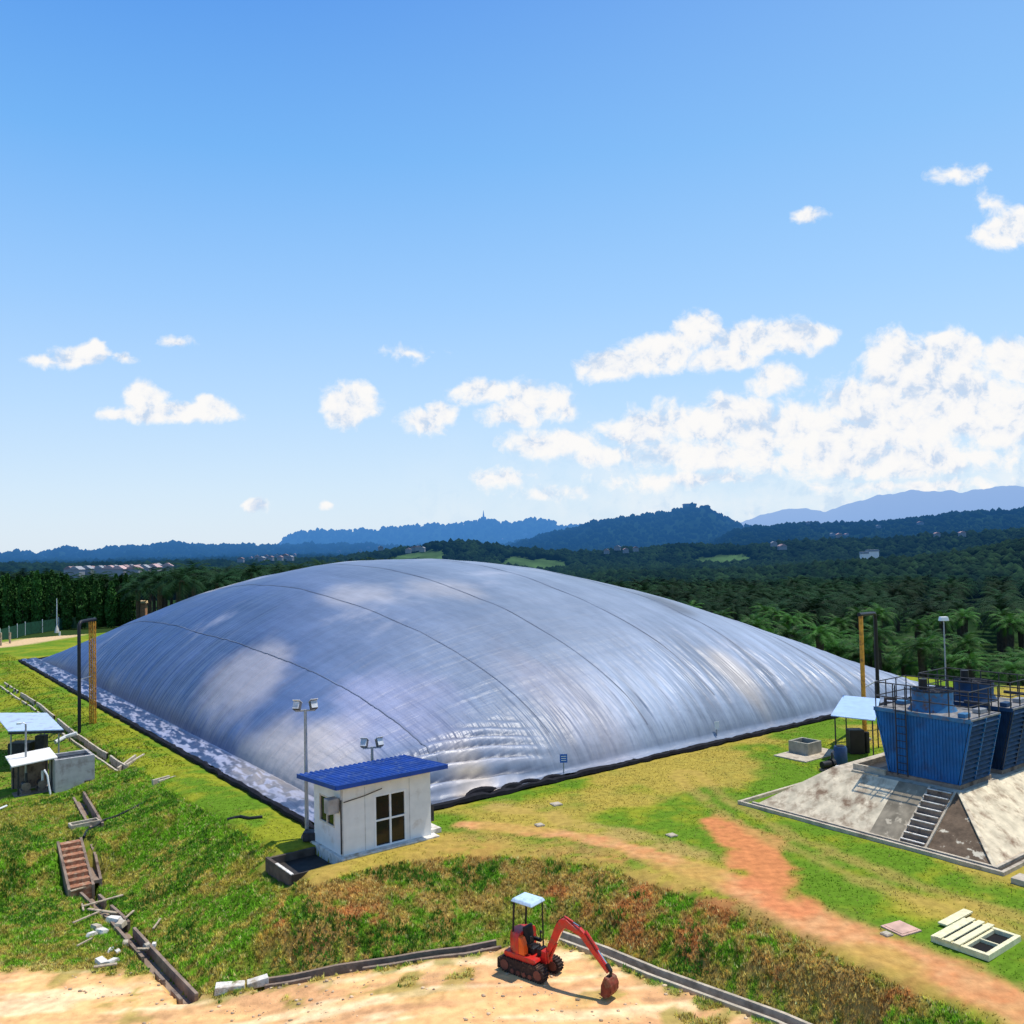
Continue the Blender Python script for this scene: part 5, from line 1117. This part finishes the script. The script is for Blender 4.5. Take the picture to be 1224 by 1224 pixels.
# ------------------------------------------------------------------ grass
def tufts(name, label, n, xr, yr, hmin, hmax, seed, cond, blades=5, width=.02):
    rg = np.random.default_rng(seed); x = rg.uniform(*xr, n); y = rg.uniform(*yr, n)
    z0 = ground_h(x, y, False); s, t = ST(x, y)
    ok = cond(x, y, z0, s, t)
    ok &= ~((s > -.6) & (s < LS+.5) & (t > -.6) & (t < LT+.5))
    ok &= ~((s > sh_s-2.1) & (s < sh_s+SW+.4) & (t > sh_t-.5) & (t < sh_t+SD+.3))
    ok &= ~((s > bs-.7) & (s < bs+BW) & (t > bt-.7) & (t < bt+bl+.7))
    ok &= ~((s > s0-.1) & (s < s0+LWs+.1) & (t > t0-.1) & (t < t0+LWt+.1))
    ok &= ~((s > s_c-.2) & (s < s_a+2.0) & (t > t_a-.2) & (t < t_a+2.3))
    for pts in DRAINS.values(): ok &= poly_dist(x, y, pts) > .38
    c = gcol(x, y, z0); ok &= (c[:, 0] < .36)
    px = pu[0]; dst = seg_dist(x, y, pu, plw); ok &= dst > .6
    x, y, z0, c = x[ok], y[ok], z0[ok], c[ok]; n = len(x)
    k = blades; h = rg.uniform(hmin, hmax, (n, 1))*(.6+.8*fbm(x*.7, y*.7, 91, 3))[:, None]*rg.uniform(.6, 1.1, (n, k))
    a = rg.uniform(0, 6.28, (n, k)); ln = rg.uniform(.15, .75, (n, k)); sp = hmax*.45
    bx = x[:, None]+rg.normal(0, sp*.4, (n, k)); by = y[:, None]+rg.normal(0, sp*.4, (n, k)); wd = width*rg.uniform(.7, 1.5, (n, k))
    dx = np.cos(a); dy = np.sin(a); zz = z0[:, None]-.02+0*bx
    v0 = np.stack([bx-dy*wd, by+dx*wd, zz], -1); v1 = np.stack([bx+dy*wd, by-dx*wd, zz], -1); v2 = np.stack([bx+dx*h*ln, by+dy*h*ln, zz+h], -1)
    V = np.stack([v0, v1, v2], 2).reshape(-1, 3); Fq = np.arange(len(V)).reshape(-1, 3)
    jit = rg.uniform(.85, 1.25, (n, 1)) if hmax < .1 else rg.uniform(.3, 1.85, (n, 1)); cj = c*jit*np.array([1, 1, .9]); dry = (rg.uniform(0, 1, n) < .13)[:, None]; cj = np.where(dry, np.array([.30, .24, .09])*jit, cj)
    if name == 'weed_clumps': cj = np.array([.045, .115, .012])*rg.uniform(.5, 1.3, (n, 1))
    cj = cj*(2.15 if hmax > .1 else 1.2)
    cb = np.repeat(cj, k*3, 0).reshape(n, k, 3, 3); cb[:, :, :2] *= .85
    o = npmesh(name, V, Fq, m_grass, np.clip(cb.reshape(-1, 3), 0, .8)); print(name, n); return tag(o, label, 'grass', kind='stuff')
nearf = lambda x, y: (np.abs(np.arctan2(x, y)) < .60)
tufts('bank_grass', 'rough grass and weeds growing over the sloping banks', 560000, (-24, 16), (19, 50), .045, .14, 5, lambda x, y, z, s, t: (z < -.10) & nearf(x, y), 5, .015)
tufts('short_grass', 'short grass on the flat platform and yard edges', 260000, (-30, 34), (19, 62), .025, .07, 6, lambda x, y, z, s, t: (z > -.14) & nearf(x, y), 4, .014)

tufts('weed_clumps', 'taller dark green weeds in clumps on the banks', 60000, (-22, 15), (19, 44), .09, .20, 15, lambda x, y, z, s, t: (z < -.15) & nearf(x, y) & (fbm(x*.8, y*.8, 131, 3) > .585), 7, .03)
tufts('far_lawn', 'mown grass along the far left side of the cover', 90000, (-62, -14), (44, 96), .04, .10, 16, lambda x, y, z, s, t: (s < 0) & nearf(x, y), 4, .03)
rg = np.random.default_rng(77); n = 5200; x = rg.uniform(-20, 12, n); y = rg.uniform(18, 31, n); z = ground_h(x, y, False); inn = inside(x, y, ROADEDGE) & (fbm(x*.6, y*.6, 140, 3) > .42); x, y, z = x[inn], y[inn], z[inn]; n = len(x)
r = .012+.05*rg.uniform(0, 1, n)**4; V = iv[None]*r[:, None, None]*np.array([1.2, .9, .7])*(1+rg.uniform(-.3, .3, (n, len(iv), 1)))+np.stack([x, y, z+r*.2], 1)[:, None]
pc = np.repeat(np.array([.62, .45, .28])*rg.uniform(.45, 1.2, (n, 1)), len(iv), 0)
tag(npmesh('gravel', V.reshape(-1, 3), (if_[None]+(np.arange(n)*len(iv))[:, None, None]).reshape(-1, 3), mat('pebble', (0, 0, 0), 1, attr=True, var=.2), pc), 'loose pebbles and clods scattered over the sandy yard', 'gravel', kind='stuff')

# ------------------------------------------------------------------ sky and sun
SUNV = Vector((.90, .36, 0)).normalized(); SEL = radians(72); SUND = Vector((SUNV.x*cos(SEL), SUNV.y*cos(SEL), sin(SEL)))
sun = bpy.data.lights.new('sun', 'SUN'); sun.energy = 4.7; sun.angle = radians(.5); sun.color = (1, .95, .86); so = bpy.data.objects.new('sun', sun); COL.objects.link(so)
so.rotation_euler = SUND.to_track_quat('Z', 'Y').to_euler(); so.location = (30, 10, 60)
wd = bpy.data.worlds.new('World'); SC.world = wd; wd.use_nodes = True; nt = wd.node_tree; N = nt.nodes; L = nt.links; N.clear()
out = N.new('ShaderNodeOutputWorld'); sky = N.new('ShaderNodeTexSky'); sky.sky_type = 'NISHITA'; sky.sun_disc = False; sky.sun_elevation = SEL; sky.sun_rotation = atan2(SUNV.x, SUNV.y)
sky.air_density = 1.2; sky.dust_density = .6; sky.ozone_density = 2.0; sky.altitude = 100
def vm(op, a, b=None, c=None):
    n = N.new('ShaderNodeVectorMath'); n.operation = op
    for i, q in enumerate((a, b, c)):
        if q is None: continue
        if isinstance(q, tuple): n.inputs[i].default_value = q
        else: L.new(q, n.inputs[i])
    return n
def mt(op, a, b=None, c=None, clamp=False):
    n = N.new('ShaderNodeMath'); n.operation = op; n.use_clamp = clamp
    for i, q in enumerate((a, b, c)):
        if q is None: continue
        if isinstance(q, (int, float)): n.inputs[i].default_value = q
        else: L.new(q, n.inputs[i])
    return n.outputs[0]
def mr(v, a, b, c=0., d=1., smooth=True):
    r = N.new('ShaderNodeMapRange'); r.interpolation_type = 'SMOOTHSTEP' if smooth else 'LINEAR'; L.new(v, r.inputs[0])
    for i, q in enumerate((a, b, c, d)): r.inputs[i+1].default_value = q
    return r.outputs[0]
tc = N.new('ShaderNodeTexCoord'); sep = N.new('ShaderNodeSeparateXYZ'); L.new(tc.outputs['Generated'], sep.inputs[0])
yy = mt('MAXIMUM', sep.outputs[1], .05); gx_ = mt('DIVIDE', sep.outputs[0], yy); gz_ = mt('DIVIDE', sep.outputs[2], yy)
cmb = N.new('ShaderNodeCombineXYZ'); L.new(gx_, cmb.inputs[0]); L.new(gz_, cmb.inputs[1])
# domain warp for ragged edges
def ns(v, scale, det, ro=.55, lac=2.1):
    n = N.new('ShaderNodeTexNoise'); n.inputs['Scale'].default_value = scale; n.inputs['Detail'].default_value = det; n.inputs['Roughness'].default_value = ro; n.inputs['Lacunarity'].default_value = lac; L.new(v, n.inputs['Vector']); return n
w1 = ns(cmb.outputs[0], 16, 3); wv = vm('MULTIPLY_ADD', w1.outputs['Color'], (.034, .026, 0), (-.017, -.013, 0)); wp = vm('ADD', cmb.outputs[0], wv.outputs[0]).outputs[0]
CL = [(52, 429, 28, 9, .7), (92, 424, 30, 15, 1), (108, 414, 16, 10, 1), (148, 427, 17, 8, .7), (210, 408, 18, 8, .7), (200, 493, 78, 13, 1), (172, 477, 26, 20, 1.1), (250, 485, 26, 14, 1), (140, 495, 30, 8, .8),
      (418, 484, 32, 24, .95), (432, 472, 16, 16, 1), (508, 504, 28, 15, 1), (530, 492, 18, 14, .9), (578, 467, 34, 17, 1.05), (640, 478, 44, 24, 1.05), (610, 500, 40, 14, .8), (680, 492, 14, 14, .6),
      (735, 436, 44, 18, 1.1), (785, 422, 46, 24, 1.15), (835, 397, 30, 24, 1.15), (915, 407, 72, 22, 1.1), (962, 402, 36, 14, 1), (868, 430, 50, 14, .9),
      (1068, 440, 36, 42, 1.2), (1130, 430, 50, 36, 1.2), (1160, 420, 24, 22, 1.1), (1212, 430, 34, 26, 1.1), (1030, 480, 50, 28, 1.1), (925, 455, 30, 18, .9), (880, 495, 52, 26, 1), (960, 505, 60, 28, 1.05), (1100, 495, 110, 36, 1.15), (1200, 500, 80, 40, 1.1),
      (770, 512, 50, 22, .95), (660, 530, 62, 18, .85), (720, 545, 60, 16, .7), (850, 545, 120, 22, .75), (1050, 550, 200, 24, .85), (600, 572, 34, 14, .7), (820, 575, 120, 12, .6), (660, 590, 60, 10, .4), (1100, 580, 160, 12, .5),
      (1000, 520, 230, 46, .72), (1130, 480, 120, 60, .9), (860, 510, 120, 30, .8), (310, 604, 14, 9, .9), (391, 604, 6, 5, .6), (1204, 278, 38, 18, 1.05), (1228, 262, 30, 20, 1.1), (1140, 208, 26, 12, .62), (966, 260, 17, 10, .75), (1185, 245, 20, 18, .4), (495, 420, 28, 10, .42), (1165, 203, 10, 8, .5)]
def cloudmask(P_):
    m = None
    for cx_, cy_, rx, ry, w_ in CL:
        d = DIR(cx_, cy_); c = (d[0]/d[1], d[2]/d[1]); sx = FPX/(rx*1.25); sy = FPX/(ry*1.25)
        n = vm('MULTIPLY_ADD', P_, (sx, sy, 0), (-c[0]*sx, -c[1]*sy, 0)); l = vm('LENGTH', n.outputs[0]).outputs['Value']
        q = mt('MULTIPLY_ADD', l, -w_, w_); m = q if m is None else mt('MAXIMUM', m, q)
    return m
m0 = cloudmask(wp)
n1 = ns(wp, 42, 9, .6); n2 = ns(wp, 14, 4, .5)
dens = mt('ADD', mt('MINIMUM', mt('MULTIPLY', m0, 1.5), .85), mt('MULTIPLY_ADD', n1.outputs['Fac'], 2.1, -1.15))
alpha = mr(dens, -.14, .66)
# thin veil low on the right
veil = mt('MULTIPLY', mr(gz_, .0, .19, 1, 0), mr(gx_, -.20, .25)); vn_ = ns(cmb.outputs[0], 9, 6, .6); veil = mt('MULTIPLY', veil, mr(vn_.outputs['Fac'], .35, .7, .1, .7))
alpha = mt('MAXIMUM', alpha, mt('MULTIPLY', veil, 1.05)); alpha = mt('MULTIPLY', alpha, mr(sep.outputs[1], .05, .2))
# cloud tone: the shaded underside is where the density a little higher up is large
up = vm('ADD', wp, (-.006, .014, 0)).outputs[0]; n1b = ns(up, 42, 6, .6); under = mt('SUBTRACT', n1b.outputs['Fac'], n1.outputs['Fac'])
tone = mr(mt('ADD', mt('MULTIPLY', under, 1.6), mt('MULTIPLY', n2.outputs['Fac'], 1.1)), .34, 1.0)
cr = N.new('ShaderNodeValToRGB'); ramp_pts(cr, [(0, (1.0, .99, .98)), (.45, (.91, .93, .97)), (1, (.58, .71, .90))]); L.new(tone, cr.inputs[0])
bgc = N.new('ShaderNodeBackground'); L.new(cr.outputs[0], bgc.inputs[0]); bgc.inputs[1].default_value = .97
hsv = N.new('ShaderNodeHueSaturation'); hsv.inputs['Saturation'].default_value = 1.12; hsv.inputs['Value'].default_value = 1.0; L.new(sky.outputs[0], hsv.inputs['Color'])
# deep clear air of the photograph: the physical sky is pulled towards a more saturated blue, pale at the horizon
elr = N.new('ShaderNodeValToRGB'); ramp_pts(elr, [(0, (.76, .88, 1.0)), (.06, (.68, .85, 1.03)), (.15, (.52, .76, 1.06)), (.26, (.35, .64, 1.06)), (.40, (.18, .49, .99)), (.56, (.080, .31, .88)), (1, (.03, .14, .5))]); L.new(sep.outputs[2], elr.inputs[0])
nsk = N.new('ShaderNodeMix'); nsk.data_type = 'RGBA'; nsk.inputs[0].default_value = .85; sc_ = vm('SCALE', hsv.outputs[0]); sc_.inputs[3].default_value = .12
sidem = N.new('ShaderNodeMix'); sidem.data_type = 'RGBA'; L.new(mr(sep.outputs[0], -.45, .6, 0, .28), sidem.inputs[0]); L.new(elr.outputs[0], sidem.inputs[6]); sidem.inputs[7].default_value = (.50, .78, 1.05, 1)
L.new(sc_.outputs[0], nsk.inputs[6]); L.new(sidem.outputs[2], nsk.inputs[7])
bgs = N.new('ShaderNodeBackground'); bgs.inputs[1].default_value = 1; L.new(nsk.outputs[2], bgs.inputs[0])
mxs = N.new('ShaderNodeMixShader'); L.new(alpha, mxs.inputs[0]); L.new(bgs.outputs[0], mxs.inputs[1]); L.new(bgc.outputs[0], mxs.inputs[2]); L.new(mxs.outputs[0], out.inputs[0])

SC.view_settings.view_transform = 'Standard'; SC.view_settings.look = 'None'; SC.view_settings.exposure = 0; SC.view_settings.gamma = 1
print('NOBJ', len(bpy.data.objects))
